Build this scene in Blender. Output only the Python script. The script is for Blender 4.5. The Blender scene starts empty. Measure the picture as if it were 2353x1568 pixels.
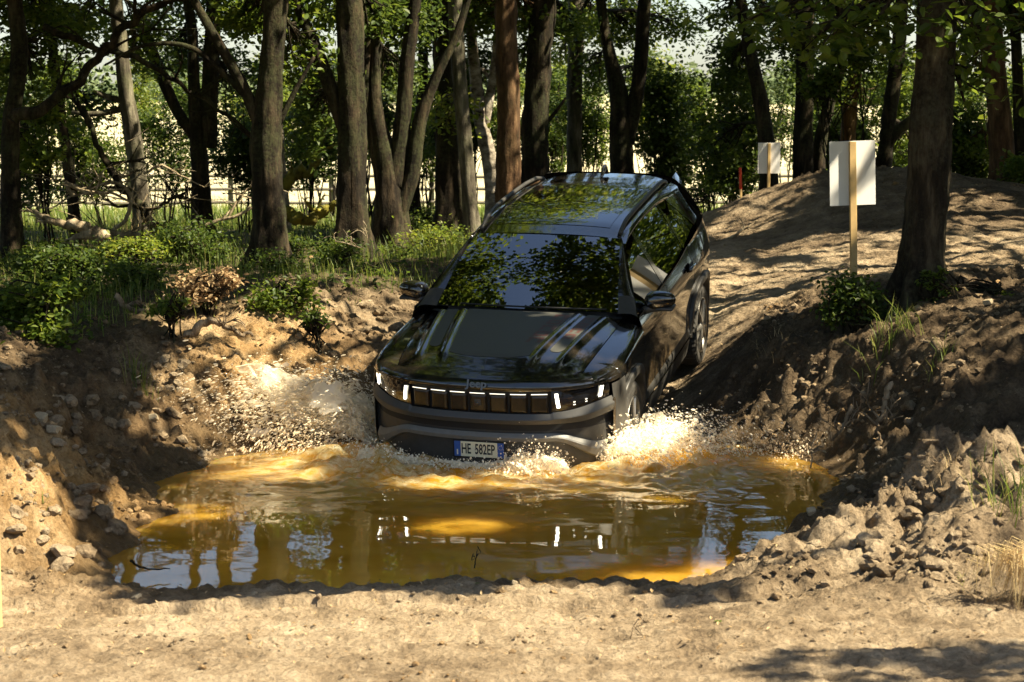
import bpy, bmesh, math, random
import numpy as np
from mathutils import Vector, Matrix

# ------------------------------------------------------------------ camera, sky, sun, exposure
scene = bpy.context.scene
COL = scene.collection
CAM_Z, TILT, FPX = 2.47, 0.115, 2000.0            # eye height over the pool, downward tilt, focal length in px of a 1024 px frame
cam_data = bpy.data.cameras.new('camera')
cam_data.sensor_width = 36.0
cam_data.lens = FPX / 1024.0 * 36.0
cam_data.clip_end = 4000.0
cam_data.dof.use_dof = True
cam_data.dof.focus_distance = 14.5
cam_data.dof.aperture_fstop = 6.3
cam = bpy.data.objects.new('camera', cam_data)
cam.location = (0, 0, CAM_Z)
cam.rotation_euler = (math.pi / 2 - TILT, 0, 0)
COL.objects.link(cam)
scene.camera = cam

SUN = np.array([0.60, -0.16, 0.76]); SUN /= np.linalg.norm(SUN)      # direction towards the sun
world = bpy.data.worlds.new('World'); scene.world = world; world.use_nodes = True
wn, wl = world.node_tree.nodes, world.node_tree.links
for n in list(wn): wn.remove(n)
wo = wn.new('ShaderNodeOutputWorld'); wb = wn.new('ShaderNodeBackground'); sk = wn.new('ShaderNodeTexSky')
sk.sky_type = 'NISHITA'; sk.sun_disc = False
sk.sun_elevation = math.asin(SUN[2]); sk.sun_rotation = math.atan2(SUN[0], SUN[1])
sk.air_density = 1.0; sk.dust_density = 1.3; sk.ozone_density = 1.0
wb.inputs['Strength'].default_value = 0.06
wl.new(sk.outputs[0], wb.inputs['Color']); wl.new(wb.outputs[0], wo.inputs['Surface'])
sd = bpy.data.lights.new('sun', 'SUN'); sd.energy = 5.0; sd.angle = math.radians(0.53); sd.color = (1.0, 0.88, 0.65)
so = bpy.data.objects.new('sun', sd); COL.objects.link(so)
so.rotation_euler = Vector(tuple(-SUN)).to_track_quat('-Z', 'Y').to_euler()
so.location = (20, 0, 30)
scene.view_settings.view_transform = 'Standard'; scene.view_settings.look = 'None'
scene.view_settings.exposure = 1.95; scene.view_settings.gamma = 1.0
scene.render.engine = 'CYCLES'
scene.cycles.max_bounces = 8; scene.cycles.diffuse_bounces = 3; scene.cycles.glossy_bounces = 4
scene.cycles.transmission_bounces = 4; scene.cycles.transparent_max_bounces = 8
scene.cycles.caustics_reflective = False; scene.cycles.caustics_refractive = False
scene.cycles.use_denoising = True
scene.cycles.sample_clamp_indirect = 4.0

random.seed(7); RNG = np.random.default_rng(7)
S = 1024.0 / 2353.0
_c, _s = math.cos(TILT), math.sin(TILT)

def ray(u, v):
    X = (u * S - 512) / FPX; U = -(v * S - 341) / FPX
    return np.array([X, _c + U * _s, -_s + U * _c])
def at(u, v, Y):
    """point at depth Y (metres ahead of the camera) seen at photo position u, v"""
    d = ray(u, v); k = Y / d[1]
    return np.array([d[0] * k, Y, CAM_Z + d[2] * k])

# ------------------------------------------------------------------ helpers: noise
def _hash(ix, iy, seed):
    h = (ix.astype(np.int64) * 374761393 + iy.astype(np.int64) * 668265263 + seed * 1274126177) & 0xffffffff
    h = ((h ^ (h >> 13)) * 1274126177) & 0xffffffff
    h = (h ^ (h >> 16)) & 0xffffffff
    return h / 4294967295.0
def vnoise(x, y, seed=0):
    x = np.asarray(x, float); y = np.asarray(y, float)
    ix, iy = np.floor(x), np.floor(y); fx, fy = x - ix, y - iy
    ux, uy = fx * fx * fx * (fx * (fx * 6 - 15) + 10), fy * fy * fy * (fy * (fy * 6 - 15) + 10)
    def g(dx, dy):
        a = _hash(ix + dx, iy + dy, seed) * 2 * np.pi
        return np.cos(a) * (fx - dx) + np.sin(a) * (fy - dy)
    a, b, c, d = g(0, 0), g(1, 0), g(0, 1), g(1, 1)
    return ((a * (1 - ux) + b * ux) * (1 - uy) + (c * (1 - ux) + d * ux) * uy) * 1.5
def fbm(x, y, octv=4, seed=0, gain=0.5):
    r = 0; a = 1.0
    for o in range(octv):
        r = r + a * vnoise(x * 2 ** o, y * 2 ** o, seed + o * 17); a *= gain
    return r
def sstep(a, b, x):
    t = np.clip((x - a) / (b - a), 0, 1); return t * t * (3 - 2 * t)
def ci(xs, ys, x):
    """smooth (cubic hermite) interpolation through knots"""
    xs = np.asarray(xs, float); ys = np.asarray(ys, float); x = np.asarray(x, float)
    if xs[0] > xs[-1]: xs, ys = xs[::-1], ys[::-1]
    d = np.diff(ys) / np.diff(xs); m = np.empty_like(ys)
    m[0], m[-1] = d[0], d[-1]
    same = d[1:] * d[:-1] > 0
    den = np.where(same, d[1:] + d[:-1], 1)
    m[1:-1] = np.where(same, 2 * d[1:] * d[:-1] / den, 0)
    xc = np.clip(x, xs[0], xs[-1]); i = np.clip(np.searchsorted(xs, xc, side='right') - 1, 0, len(xs) - 2)
    h = xs[i + 1] - xs[i]; t = (xc - xs[i]) / h; t2, t3 = t * t, t * t * t
    return (2*t3-3*t2+1)*ys[i] + (t3-2*t2+t)*h*m[i] + (-2*t3+3*t2)*ys[i+1] + (t3-t2)*h*m[i+1]

# ------------------------------------------------------------------ helpers: meshes and objects
def np_mesh(name, V, F, mat=None, smooth=True, mats=None, mat_idx=None):
    """V (n,3); F (m,k) array of quads or triangles, or a list of such arrays"""
    V = np.asarray(V, np.float32)
    Fs = F if isinstance(F, list) else [F]
    Fs = [np.asarray(f, np.int32) for f in Fs if len(f)]
    me = bpy.data.meshes.new(name)
    me.vertices.add(len(V)); me.vertices.foreach_set('co', V.ravel())
    loops = np.concatenate([f.ravel() for f in Fs]) if Fs else np.zeros(0, np.int32)
    tot = np.concatenate([np.full(len(f), f.shape[1], np.int32) for f in Fs]) if Fs else np.zeros(0, np.int32)
    start = np.concatenate([[0], np.cumsum(tot)[:-1]]).astype(np.int32) if len(tot) else tot
    me.loops.add(len(loops)); me.loops.foreach_set('vertex_index', loops)
    me.polygons.add(len(tot)); me.polygons.foreach_set('loop_start', start); me.polygons.foreach_set('loop_total', tot)
    me.polygons.foreach_set('use_smooth', np.full(len(tot), smooth))
    for m in (mats or ([mat] if mat else [])): me.materials.append(m)
    if mat_idx is not None: me.polygons.foreach_set('material_index', np.asarray(mat_idx, np.int32))
    me.update(); me.validate()
    return me
def link(name, me, parent=None, loc=None):
    o = bpy.data.objects.new(name, me); COL.objects.link(o)
    if parent is not None: o.parent = parent
    if loc is not None: o.location = loc
    return o
def tag(o, label=None, cat=None, group=None, kind=None):
    if label: o['label'] = label
    if cat: o['category'] = cat
    if group: o['group'] = group
    if kind: o['kind'] = kind
    return o
def thing(name, label, cat, loc=(0, 0, 0), rot=(0, 0, 0), group=None):
    o = bpy.data.objects.new(name, None); COL.objects.link(o)
    o.empty_display_size = 0.1
    o.location = loc; o.rotation_euler = rot
    return tag(o, label, cat, group)
class MB:
    """collects arrays of vertices and faces for one mesh"""
    def __init__(s): s.V = []; s.F = {3: [], 4: []}; s.n = 0
    def add(s, V, F):
        V = np.asarray(V, float).reshape(-1, 3)
        for f in (F if isinstance(F, list) else [F]):
            f = np.asarray(f, int)
            if len(f): s.F[f.shape[1]].append(f + s.n)
        s.V.append(V); s.n += len(V); return s
    def mesh(s, name, mat, smooth=True):
        return np_mesh(name, np.concatenate(s.V), [np.concatenate(v) for v in s.F.values() if v], mat, smooth)
    def obj(s, name, mat, parent=None, smooth=True): return link(name, s.mesh(name, mat, smooth), parent)
def gridF(nu, nv, wrap=False):
    i, j = np.meshgrid(np.arange(nu - 1), np.arange(nv if wrap else nv - 1), indexing='ij')
    j2 = (j + 1) % nv
    return np.stack([i * nv + j, i * nv + j2, (i + 1) * nv + j2, (i + 1) * nv + j], -1).reshape(-1, 4)
def boxVF(c, h, R=None, bev=0.0):
    """box, its edges cut by bev"""
    h = np.asarray(h, float); b = min(bev, *(h * 0.49)) if bev else 0
    if not b:
        V = np.array([[x, y, z] for x in (-1, 1) for y in (-1, 1) for z in (-1, 1)], float) * h
        F = np.array([[0,1,3,2],[4,6,7,5],[0,4,5,1],[2,3,7,6],[0,2,6,4],[1,5,7,3]])
        Fs = [F]
    else:
        V = []; idx = {}
        for sx in (-1, 1):
            for sy in (-1, 1):
                for sz in (-1, 1):
                    sg = np.array([sx, sy, sz])
                    for a in range(3):
                        p = sg * (h - b); p[a] = sg[a] * h[a]
                        idx[(sx, sy, sz, a)] = len(V); V.append(p)
        V = np.array(V); Q = []; T = []
        for a in range(3):
            o1, o2 = [k for k in range(3) if k != a]
            for sgn in (-1, 1):
                q = []
                for s1, s2 in ((-1,-1),(1,-1),(1,1),(-1,1)):
                    k = [0,0,0]; k[a] = sgn; k[o1] = s1; k[o2] = s2
                    q.append(idx[(*k, a)])
                Q.append(q)
            for s1 in (-1, 1):
                for s2 in (-1, 1):
                    q = []
                    for (e, ax) in ((-1, o1), (1, o1), (1, o2), (-1, o2)):
                        k = [0,0,0]; k[a] = e; k[o1] = s1; k[o2] = s2; q.append(idx[(*k, ax)])
                    Q.append(q)
        for sx in (-1, 1):
            for sy in (-1, 1):
                for sz in (-1, 1): T.append([idx[(sx, sy, sz, a)] for a in range(3)])
        Fs = [np.array(Q), np.array(T)]
        # orient outward
        for F in Fs:
            P = V[F]; nrm = np.cross(P[:, 1] - P[:, 0], P[:, 2] - P[:, 0]); bad = (nrm * P.mean(1)).sum(1) < 0
            F[bad] = F[bad][:, ::-1]
    if R is not None: V = V @ np.asarray(R).T
    return V + np.asarray(c, float), Fs
def tubeVF(P, r, sides=8, cap=True, rough=0.0, seed=0, flat=1.0, furrow=0.0):
    """tapered tube along the points P with radii r; rough: relief of the surface in parts of the radius"""
    P = np.asarray(P, float); r = np.broadcast_to(np.asarray(r, float), (len(P),)).copy()
    T = np.gradient(P, axis=0); T /= np.linalg.norm(T, axis=1)[:, None] + 1e-9
    ref = np.array([1.0, 0, 0]) if abs(T[0][0]) < 0.8 else np.array([0, 1.0, 0])
    A = np.empty_like(P); a = ref - T[0] * (ref @ T[0]); A[0] = a / np.linalg.norm(a)
    for i in range(1, len(P)):
        a = A[i-1] - T[i] * (A[i-1] @ T[i]); A[i] = a / (np.linalg.norm(a) + 1e-9)
    B = np.cross(T, A); th = np.arange(sides) * 2 * np.pi / sides
    L = np.concatenate([[0], np.cumsum(np.linalg.norm(np.diff(P, axis=0), axis=1))])
    rr = r[:, None] * np.ones(sides)[None]
    if rough:
        cx, sx = np.cos(th)[None], np.sin(th)[None]
        rr = rr * (1 + rough * (fbm(cx * 1.6 + L[:, None] * 0.9 + seed, sx * 1.6 + L[:, None] * 0.35, 3, seed)))
    if furrow: rr = rr * (1 - furrow * np.abs(vnoise(np.arange(sides)[None] * .42 + .5 * vnoise(L[:, None] * 2.5, np.arange(sides)[None] * .2, seed + 4), L[:, None] * 3.2 + seed, seed + 5)))
    V = P[:, None] + rr[..., None] * (np.cos(th)[None, :, None] * A[:, None] + np.sin(th)[None, :, None] * B[:, None] * flat)
    V = V.reshape(-1, 3); F = [gridF(len(P), sides, True)]
    if cap:
        n = len(V); V = np.concatenate([V, P[:1], P[-1:]]); k = np.arange(sides); k2 = (k + 1) % sides; e = (len(P) - 1) * sides
        F.append(np.concatenate([np.stack([k2, k, np.full(sides, n)], 1), np.stack([e + k, e + k2, np.full(sides, n + 1)], 1)]))
    return V, F
def smoothpath(P, n):
    P = np.asarray(P, float); d = np.concatenate([[0], np.cumsum(np.linalg.norm(np.diff(P[:, :3], axis=0), axis=1))])
    # catmull-rom by arc length
    t = np.linspace(0, d[-1], n); m = np.gradient(P, d, axis=0) if len(P) > 2 else np.repeat((P[1:] - P[:1]) / d[-1], 2, 0)
    i = np.clip(np.searchsorted(d, t, side='right') - 1, 0, len(d) - 2); h = d[i + 1] - d[i]; s = ((t - d[i]) / h)[:, None]; h = h[:, None]
    return (2*s**3-3*s**2+1)*P[i] + (s**3-2*s**2+s)*h*m[i] + (-2*s**3+3*s**2)*P[i+1] + (s**3-s**2)*h*m[i+1]
def icoVF(sub=1):
    bm = bmesh.new(); bmesh.ops.create_icosphere(bm, subdivisions=sub, radius=1.0)
    V = np.array([v.co[:] for v in bm.verts]); F = np.array([[v.index for v in f.verts] for f in bm.faces]); bm.free(); return V, F
def text_mesh(txt, size, mat, name, depth=0.001, bold=0.0, xscale=1.0):
    cu = bpy.data.curves.new(name, 'FONT'); cu.body = txt; cu.size = size; cu.extrude = depth; cu.offset = bold
    cu.align_x = 'CENTER'; cu.align_y = 'CENTER'; cu.resolution_u = 3
    ob = bpy.data.objects.new(name, cu); COL.objects.link(ob)
    dg = bpy.context.evaluated_depsgraph_get(); me = bpy.data.meshes.new_from_object(ob.evaluated_get(dg))
    bpy.data.objects.remove(ob); bpy.data.curves.remove(cu)
    me.transform(Matrix.Diagonal((xscale, 1, 1, 1))); me.materials.clear(); me.materials.append(mat); me.name = name
    return me

# ------------------------------------------------------------------ helpers: materials
class NT:
    def __init__(s, name):
        s.m = bpy.data.materials.new(name); s.m.use_nodes = True; s.t = s.m.node_tree
        s.bsdf = s.t.nodes['Principled BSDF']; s.out = s.t.nodes['Material Output']
    def n(s, typ, **kw):
        nd = s.t.nodes.new('ShaderNode' + typ)
        for k, v in kw.items():
            if k in nd.inputs: nd.inputs[k].default_value = v
            else: setattr(nd, k, v)
        return nd
    def l(s, a, b): s.t.links.new(a, b)
    def set(s, **kw):
        for k, v in kw.items():
            k = k.replace('_', ' ')
            if k in s.bsdf.inputs: s.bsdf.inputs[k].default_value = v if not isinstance(v, tuple) else (*v, 1.0)[:4]
        return s
    def noise(s, scale, detail=4, rough=0.6, coord=None, stretch=None, dim=None):
        tc = coord or s.coord()
        if stretch:
            mp = s.n('Mapping'); mp.inputs['Scale'].default_value = stretch; s.l(tc, mp.inputs['Vector']); tc = mp.outputs[0]
        nz = s.n('TexNoise'); nz.inputs['Scale'].default_value = scale; nz.inputs['Detail'].default_value = detail; nz.inputs['Roughness'].default_value = rough
        s.l(tc, nz.inputs['Vector']); return nz.outputs['Fac']
    def coord(s, kind='Object'):
        if not hasattr(s, '_tc'): s._tc = s.n('TexCoord')
        return s._tc.outputs[kind]
    def ramp(s, fac, stops):
        r = s.n('ValToRGB'); e = r.color_ramp.elements
        while len(e) < len(stops): e.new(0.5)
        for el, (p, c) in zip(e, stops): el.position = p; el.color = (*c, 1) if not np.isscalar(c) else (c, c, c, 1)
        s.l(fac, r.inputs['Fac']); return r.outputs['Color']
    def mix(s, fac, a, b, mode='MIX'):
        m = s.n('Mix'); m.data_type = 'RGBA'; m.blend_type = mode
        for sock, val in ((m.inputs[0], fac), (m.inputs[6], a), (m.inputs[7], b)):
            if hasattr(val, 'is_linked') or isinstance(val, bpy.types.NodeSocket): s.l(val, sock)
            elif np.isscalar(val): sock.default_value = val
            else: sock.default_value = (*val, 1)
        return m.outputs[2]
    def math(s, op, a, b=0.0, clamp=False):
        m = s.n('Math'); m.operation = op; m.use_clamp = clamp
        for sock, val in ((m.inputs[0], a), (m.inputs[1], b)):
            if isinstance(val, bpy.types.NodeSocket): s.l(val, sock)
            else: sock.default_value = val
        return m.outputs[0]
    def bump(s, h, strength=0.5, dist=0.02, normal=None):
        b = s.n('Bump'); b.inputs['Strength'].default_value = strength; b.inputs['Distance'].default_value = dist
        s.l(h, b.inputs['Height'])
        if normal is not None: s.l(normal, b.inputs['Normal'])
        s.l(b.outputs[0], s.bsdf.inputs['Normal']); return b.outputs[0]
    def attr(s, name):
        a = s.n('Attribute'); a.attribute_name = name; return a.outputs['Fac']
    def color(s, c): s.l(c, s.bsdf.inputs['Base Color'])
def plain(name, col, rough=0.5, var=0.15, scale=30.0, metal=0.0, bump=0.0, coat=0.0, spec=0.5):
    t = NT(name); t.set(Roughness=rough, Metallic=metal)
    t.bsdf.inputs['Coat Weight'].default_value = coat; t.bsdf.inputs['Specular IOR Level'].default_value = spec
    f = t.noise(scale, 4)
    t.color(t.ramp(f, [(0.25, tuple(c * (1 - var) for c in col)), (0.75, tuple(min(1, c * (1 + var)) for c in col))]))
    if bump: t.bump(f, bump, 0.004)
    return t.m
# ------------------------------------------------------------------ terrain shape
POOL = np.array([(-2.11,10.15),(-2.2,11.1),(-2.15,12.1),(-2.36,13.1),(-2.1,13.95),(-1.75,14.5),(-0.95,15.1),(0.3,15.6),(1.1,15.4),
                 (1.6,14.75),(2.1,14.15),(2.22,13.3),(1.98,12.4),(1.62,11.4),(1.22,10.5),(0.6,10.22),(0,10.25),(-0.6,10.18),(-1.2,10.2),(-1.7,10.08)])
def pool_dist(x, y):
    """signed distance to the pool's shore, positive inside"""
    x = np.asarray(x, float); y = np.asarray(y, float)
    xw = x + 0.10 * vnoise(x * 1.7, y * 1.7, 91) + 0.05 * vnoise(x * 5, y * 5, 92)
    yw = y + 0.10 * vnoise(x * 1.7, y * 1.7, 93) + 0.05 * vnoise(x * 5, y * 5, 94)
    d = np.full(x.shape, 1e9); inside = np.zeros(x.shape, bool)
    n = len(POOL)
    for i in range(n):
        ax, ay = POOL[i]; bx, by = POOL[(i + 1) % n]
        t = np.clip(((xw - ax) * (bx - ax) + (yw - ay) * (by - ay)) / ((bx - ax) ** 2 + (by - ay) ** 2), 0, 1)
        d = np.minimum(d, np.hypot(xw - ax - t * (bx - ax), yw - ay - t * (by - ay)))
        c = ((ay > yw) != (by > yw)) & (xw < (bx - ax) * (yw - ay) / (by - ay + 1e-12) + ax)
        inside ^= c
    return np.where(inside, d, -d)
CP = np.array([
 # ground in front of the pool
 (-6,5,.30),(0,5,.30),(6,5,.30),(-5,7,.27),(-2,7,.25),(0,7.5,.24),(2,7.5,.26),(5,7.5,.30),(-3,8.8,.22),(-1,9,.15),(.8,9,.14),(-1.6,9.7,.08),(0,9.8,.07),(.9,9.8,.08),
 # heap on one side
 (2.25,10.5,.66),(2.6,10.6,.60),(2.0,10.3,.40),(1.65,10.1,.24),(1.9,9.5,.25),(2.5,9.4,.27),(2.9,9.9,.36),(3.4,10.4,.40),(4.5,9.5,.38),(2.2,11.6,.18),(2.7,11.8,.22),(3.4,11.8,.40),(3.3,8.6,.26),
 (2.5,13.0,.30),(2.35,14.0,.36),(2.75,14.1,.72),(2.8,13.2,.55),(3.4,13.2,.82),(4.5,12.6,.92),(3.2,15.6,.95),(2.35,15.4,.74),(1.95,16.1,.58),(4.5,15.5,.98),(6,15,1.0),(7,12,.95),(6.5,18,1.0),
 # track
 (.81,14.5,-.20),(-.73,14.9,-.18),(1.4,15.8,.06),(-.1,16.1,.08),(1.55,17.13,.28),(0.0,17.56,.30),(.8,19.0,.60),(2.1,18.3,.66),(1.2,21,.82),(3,20,.88),(4.4,19.3,.95),(2.4,17.2,.80),(3.14,18.0,.93),(2.2,22.2,.90),
 # berm
 (3.35,26,1.47),(4.0,25.5,1.63),(4.8,25,1.71),(5.45,24.5,1.64),(6.1,24,1.5),(3.85,22,1.1),(4.7,21.3,1.13),(5.6,21,1.12),(2.75,24.4,1.05),(2.6,27.2,.95),(3.5,29,.95),(5.5,28,1.05),(7.5,26,1.2),(8,22,1.1),(1.6,25,.85),
 # bank on the other side
 (-2.42,10.7,.42),(-2.9,10.9,.45),(-2.5,10.15,.14),(-3.3,10,.32),(-2.62,11.6,.35),(-3.0,11.9,.58),(-3.4,12.6,.80),(-2.75,12.9,.30),(-3.6,14,.82),(-2.7,14.3,.46),(-2.4,15.2,.58),(-2.8,16,.78),(-1.8,15.4,.40),(-1.7,16.8,.80),(-1.05,16.0,.42),(-1.05,17.4,.68),(-.9,19,.82),
 (-5,14,.88),(-5,11,.7),(-6,9,.4),(-4,17,.80),(-3,20,.76),(-7,18,.8),(-6,22,.72),(0,23,.78),(-2.6,21.2,.75),
 (-12,30,.6),(0,30,.65),(12,30,.8),(-12,20,.75),(12,20,1.0),(0,38,.2),(-14,38,.15),(14,38,.25),(0,46,-.2),(-16,46,-.2),(16,46,-.2),(12,10,.9),(-12,10,.7),(12,4,.4),(-12,4,.4)], float)
def _tpsk(r2): return 0.5 * r2 * np.log(r2 + 1e-9)
_n = len(CP); _K = _tpsk(((CP[:, None, :2] - CP[None, :, :2]) ** 2).sum(-1)) + np.eye(_n) * 0.02
_P = np.concatenate([np.ones((_n, 1)), CP[:, :2]], 1)
_w = np.linalg.solve(np.block([[_K, _P], [_P.T, np.zeros((3, 3))]]), np.concatenate([CP[:, 2], np.zeros(3)]))
def far_z(y): return np.interp(y, [-500, 0, 10, 30, 46, 60, 110, 260, 900, 3000], [.3, .3, .5, .65, -.2, -.45, -.3, 3.2, 9, 12])
def base_z(x, y):
    x = np.asarray(x, float); y = np.asarray(y, float); sh = x.shape; x = x.ravel(); y = y.ravel()
    f = far_z(y); near = (np.abs(x) < 16) & (y > 2) & (y < 50); z = f.copy()
    if near.any():
        xn, yn = x[near], y[near]; t = np.zeros(len(xn))
        for a in range(0, len(xn), 40000):
            q = slice(a, a + 40000)
            r2 = (xn[q, None] - CP[None, :, 0]) ** 2 + (yn[q, None] - CP[None, :, 1]) ** 2
            t[q] = _tpsk(r2) @ _w[:_n] + _w[_n] + _w[_n + 1] * xn[q] + _w[_n + 2] * yn[q]
        b = sstep(16, 11, np.abs(xn)) * sstep(2, 5, yn) * sstep(50, 42, yn)
        z[near] = f[near] * (1 - b) + t * b
    return z.reshape(sh)
def track_mask(x, y):
    """the driven strip through the pool and round to the berm"""
    cx = np.interp(y, [8, 13, 15, 17.3, 19, 21, 23, 25], [-.6, -.2, .25, .78, 1.25, 1.9, 2.3, 2.0])
    w = np.interp(y, [8, 15, 18, 20, 22], [2.2, 1.15, 1.2, 1.5, 1.4])
    m = sstep(w + .45, w - .25, np.abs(x - cx)) * sstep(30, 26, y) * sstep(10.5, 9.5, -y + 20.5)
    side = sstep(17.2, 18.4, y) * sstep(23.5, 21.5, y) * sstep(1.0, 2.0, x) * sstep(12, 9, x)
    berm = sstep(20.5, 21.5, y) * sstep(26, 25, y) * sstep(2.2, 2.8, x)
    fore = sstep(10.5, 9.8, y) * (1 - .6 * sstep(.8, 1.4, x) * sstep(8.8, 9.3, y)) * (1 - .7 * sstep(-1.7, -2.2, x) * sstep(9.3, 9.9, y))
    return np.clip(np.maximum.reduce([m, side, berm * .45, fore]), 0, 1)
def veg_mask(x, y):
    """ground under grass and weeds"""
    e = np.interp(x, [-8, -5, -4, -3.3, -2.6, -1.9, -1.2, -.4, .2, 1.2, 2], [12.5, 13.4, 14, 14.6, 16.4, 17.3, 18.2, 19, 21.5, 26, 29])
    a = sstep(-.5, .6, y - e + .5 * vnoise(x * .9, y * .9, 31)) * (x < 2.6)
    b = sstep(27.5, 29.5, y) * (x >= 2.6) + (x > 8.5) * sstep(8.5, 9.5, x)
    return np.clip(a + b, 0, 1)
def ground_z(x, y, detail=True):
    x = np.asarray(x, float); y = np.asarray(y, float)
    b = base_z(x, y); d = pool_dist(x, y); out = -d
    extra = 0
    if detail:
        tr = track_mask(x, y); ve = veg_mask(x, y)
        near = sstep(60, 30, y)
        rough = (1 - .84 * tr) * (1 - .45 * ve) * near
        lump = fbm(x * 1.3, y * 1.3, 3, 5) * .09
        r1 = 1 - np.abs(vnoise(x * 3.1 + .6 * vnoise(x * 2, y * 2, 71), y * 3.1, 11)); r2 = np.abs(vnoise(x * 6.5, y * 6.5, 12)); r3 = np.abs(vnoise(x * 14, y * 14, 13)); r4 = vnoise(x * 27, y * 27, 14)
        det = lump + (r1 - .7) * .050 + r2 * .06 + r3 * .045 + np.abs(r4) * .028 - .02
        heap = np.exp(-(((x - 2.3) / .75) ** 2 + ((y - 10.45) / .7) ** 2)) * 1.1 + np.exp(-(((x + 2.6) / .8) ** 2 + ((y - 11.2) / 1.3) ** 2)) * .6
        b = b + det * (rough * sstep(-.05, .5, out) + heap * .9) + (fbm(x * 1.1, y * 2.4, 3, 33) * .018 + np.minimum(0, vnoise(x * 6, y * 7, 35) + .15) * .055 + vnoise(x * 3, y * 3, 37) * .012 + np.abs(vnoise(x * 13, y * 13, 38)) * .016 + vnoise(x * 22, y * 22, 36) * .010) * tr * near
        extra = (det - .02) * rough * sstep(.02, .2, out) * sstep(1.0, .5, out) * .75 + (np.abs(vnoise(x * 8, y * 8, 55)) * .05 + vnoise(x * 17, y * 17, 56) * .012 - .012 + .03 * vnoise(x * 2.5, y * 2.5, 57)) * sstep(.02, .12, out) * sstep(.75, .3, out) * (1 - .9 * sstep(14.6, 15.2, y))
        # wheel ruts along the track
        cx = np.interp(y, [8, 13, 15, 17.3, 19, 21, 23, 25], [-.6, -.2, .25, .78, 1.25, 1.9, 2.3, 2.0])
        for s in (-.78, .78): b = b - .035 * np.exp(-((x - cx - s) / .15) ** 2) * sstep(15, 16, y) * sstep(24, 22, y)
        b = b + .25 * vnoise(x * .02, y * .02, 40) * sstep(60, 150, y) * 4
    shore = np.maximum(b, .012) * (.35 * sstep(0, .35, out) + .65 * sstep(.05, .85, out)) + .012 + .03 * sstep(0, .15, out)
    shore = np.maximum(shore + extra, .014)
    shore = np.where(out > .85, np.maximum(b, .03), shore)
    bed = -np.minimum(.42, .75 * d)
    far = (y > 40) | (np.abs(x) > 12)
    return np.where(far, b, np.where(d > 0, bed, shore))
def gz(x, y): return float(ground_z(np.array([x]), np.array([y]))[0])
def on_ground(u, v, lo=7.0, hi=60.0):
    """where the photo's ray through u, v meets the ground"""
    d = ray(u, v); Y = np.linspace(lo, hi, 1600); X = d[0] / d[1] * Y; Z = CAM_Z + d[2] / d[1] * Y
    hit = np.nonzero(Z <= ground_z(X, Y))[0]; i = hit[0] if len(hit) else -1
    return np.array([X[i], Y[i], Z[i]])

def spaced(a, b, d0, grow=1.12, lim=600):
    """a, then steps growing from d0 until b"""
    r = [a]; d = d0
    while r[-1] < b: r.append(r[-1] + d); d = min(d * grow, lim)
    return np.array(r[1:])
xs = np.concatenate([-spaced(5.2, 2500, .04)[::-1], np.arange(-5.2, 5.2001, .0235), spaced(5.2, 2500, .04)])
ys = np.concatenate([-spaced(-7.4, 800, .04)[::-1], np.arange(7.4, 12.2, .022), np.arange(12.2, 17, .032), np.arange(17, 27, .06), 27 + np.concatenate([[0], spaced(0, 3000, .07, 1.05)])])
GX, GY = np.meshgrid(xs, ys, indexing='ij')
GZ = ground_z(GX, GY)
# light sideways push so that clods overhang a little
_am = (1 - track_mask(GX, GY)) * sstep(30, 20, GY) * sstep(0, .3, -pool_dist(GX, GY)) * (np.abs(GX) < 6)
GXd = GX + vnoise(GX * 9, GY * 9, 201) * .022 * _am; GYd = GY + vnoise(GX * 9, GY * 9, 202) * .03 * _am
ground_me = np_mesh('ground', np.stack([GXd, GYd, GZ], -1).reshape(-1, 3), gridF(len(xs), len(ys))[:, ::-1])
def vattr(me, name, val):
    a = me.attributes.new(name, 'FLOAT', 'POINT'); a.data.foreach_set('value', np.asarray(val, np.float32).ravel())
_pd = pool_dist(GX, GY)
vattr(ground_me, 'wet', sstep(-.55, -.05, _pd + .15 * vnoise(GX * 3, GY * 3, 51)) * (GY < 17))
vattr(ground_me, 'track', np.clip(track_mask(GX, GY) + .85 * np.exp(-(((GX - 2.5) / .95) ** 2 + ((GY - 10.3) / .75) ** 2)) + .7 * np.exp(-(((GX + 1.55) / .8) ** 2 + ((GY - 16.9) / .6) ** 2)), 0, 1))  # heap paled too, partly to put in its missing sunlight; one bank also paled
vattr(ground_me, 'veg', veg_mask(GX, GY))
_dk = sstep(1.35, 2.0, GX + .35 * vnoise(GX * 1.5, GY * 1.5, 81)) * sstep(11.0, 11.7, GY) * sstep(17.6, 16.6, GY) + sstep(-1.5, -2.0, GX) * sstep(11.9, 12.6, GY) * sstep(14.9, 14.2, GY) + .75 * sstep(2.2, 2.8, GX) * sstep(21, 22, GY) * sstep(29, 27, GY) + .6 * sstep(5.2, 6, GX) * sstep(17, 19, GY) * (GY < 24)  # dark moist bank soil, with shade of bank and berm put into colour
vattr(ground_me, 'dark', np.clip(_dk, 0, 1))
vattr(ground_me, 'field', sstep(40, 47, GY) + sstep(40, 47, np.abs(GX)))
vattr(ground_me, 'ochre', np.clip(np.exp(-(((GX + 2.4) / 1.1) ** 2 + ((GY - 11.6) / 1.6) ** 2)) + .8 * np.exp(-(((GX + 1.9) / .8) ** 2 + ((GY - 15.6) / 1.2) ** 2)), 0, 1))

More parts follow.
